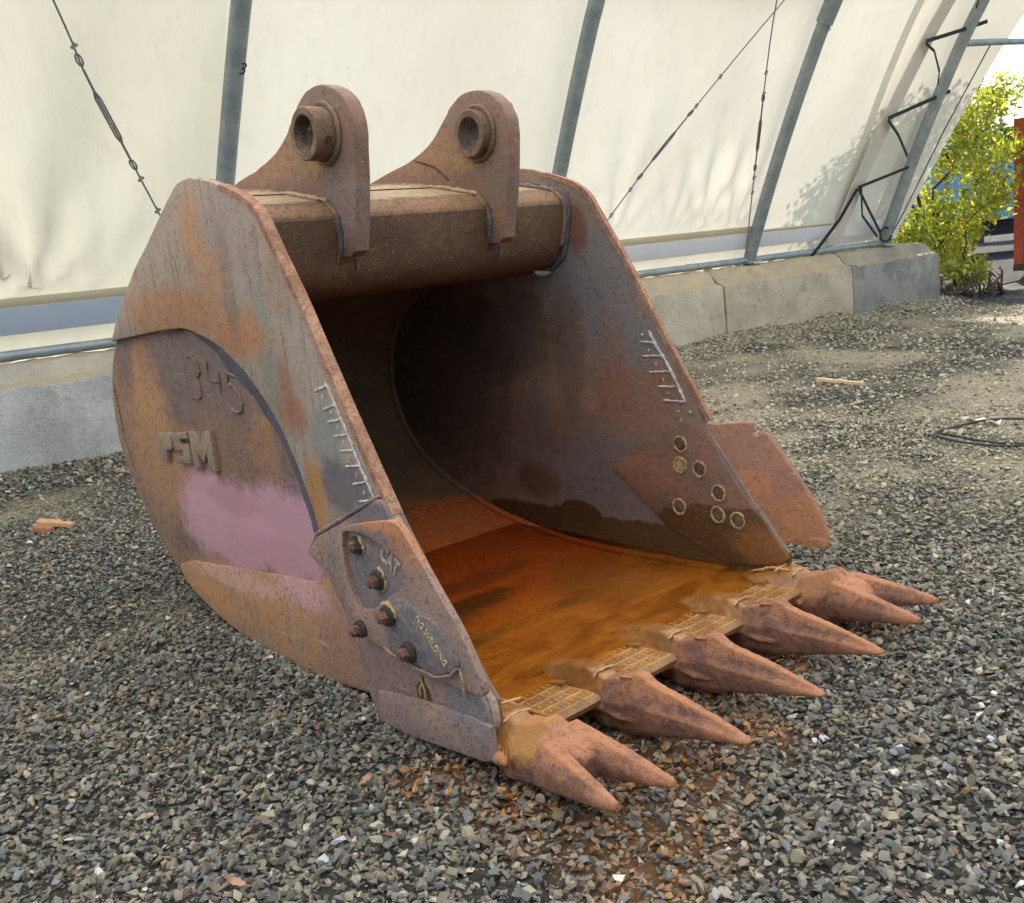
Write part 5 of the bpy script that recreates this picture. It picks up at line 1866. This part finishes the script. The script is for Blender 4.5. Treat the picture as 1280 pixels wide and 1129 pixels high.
# blue box truck far behind the leaves
tk = thing('box_truck', 'bright blue box truck glimpsed through the leaves behind the tree', 'truck', (27.0, 9.8, 0))
t = NT('blue_paint')
t.set(Base_Color=C(84, 164, 206), Roughness=0.35, Coat_Weight=0.3)
M_blue = t.m
t = NT('truck_glass')
t.set(Base_Color=C(40, 52, 60), Roughness=0.08)
M_glass = t.m
t = NT('truck_dark')
t.set(Base_Color=C(34, 34, 36), Roughness=0.7)
M_tdark = t.m
t = NT('truck_white')
t.set(Base_Color=C(214, 216, 216), Roughness=0.4)
M_tw = t.m
tx_ = Vector((.80, -.60, 0))
ty_ = Vector((.60, .80, 0))
t0 = Vector((25.0, 11.2, 0))


def tbox(name, a0, a1, b0, b1, h0, h1, mat, par=tk, slope=0):
    V, F = box_vf(a0, a1, b0, b1, h0, h1)
    V = [(a + (slope if (h == h1 and a == a1) else 0), b, h) for a, b, h in V]
    return mesh(name, [t0 + tx_ * a + ty_ * b + Vector((0, 0, h)) for a, b, h in V], F, mat, par)


tbox('cargo_box', 0, 3.6, 0, 2.2, 1.0, 2.75, M_blue)
tbox('roof_cap', -.02, 3.62, -.02, 2.22, 2.755, 2.84, M_tw)
tbox('cab', 3.7, 5.2, .1, 2.1, .7, 2.2, M_blue, slope=-.5)
tbox('side_window', 3.95, 4.7, .085, .1, 1.5, 2.05, M_glass)
tbox('chassis', 0, 5.2, .4, 1.8, .5, .9, M_tdark)
for a in (.9, 4.4):
    for b in (.05, 1.9):
        w = [t0 + tx_ * a + ty_ * b + Vector((0, 0, .48)), t0 + tx_ * a + ty_ * (b + .26) + Vector((0, 0, .48))]
        wh = tube('wheel', w, .46, M_tdark, tk, 20)
        tube('rim', [w[0] - ty_ * .01, w[1] + ty_ * .01], .24, M_tw, wh, 14)

# scrub behind, then hills
bush_tree('dark_tree', (36, 14.5, 0), [(36, 14.5, 2.2, 1.3), (37.5, 13.2, 2.4, 1.4), (34.6, 15.8, 2.0, 1.2), (39, 12, 2.2, 1.4), (36.5, 14, 3.4, 1.0), (33, 17, 1.9, 1.2), (40.5, 10.5, 2.2, 1.4)], 5200, .2, M_leafC, 'dark green tree line tree far behind the blue truck', 'tree', 12, .2)
t = NT('hazy_hill')
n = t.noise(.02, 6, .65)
t.set(Base_Color=t.mix(n, C(72, 104, 120), C(96, 126, 134)), Roughness=1.0)  # bluish distance haze put into the hill colour
V, F = [], []
N = 90
for k in range(N + 1):
    th = math.radians(25 + 75 * k / N)
    for r, hh in ((700, -2), (820, .6), (950, 1.0), (1150, -.1)):
        zz = hh * (95 + 30 * math.sin(k * .21 + .6) + 14 * math.sin(k * .57) + 5 * math.sin(k * 1.7)) if hh > 0 else -5
        V.append((r * math.sin(th), r * math.cos(th), zz))
for k in range(N):
    for q in range(3):
        F.append((k * 4 + q, k * 4 + q + 1, k * 4 + 5 + q, k * 4 + 4 + q))
o = mesh('hills', V, F, t.m, None, 60)
o['kind'] = 'structure'
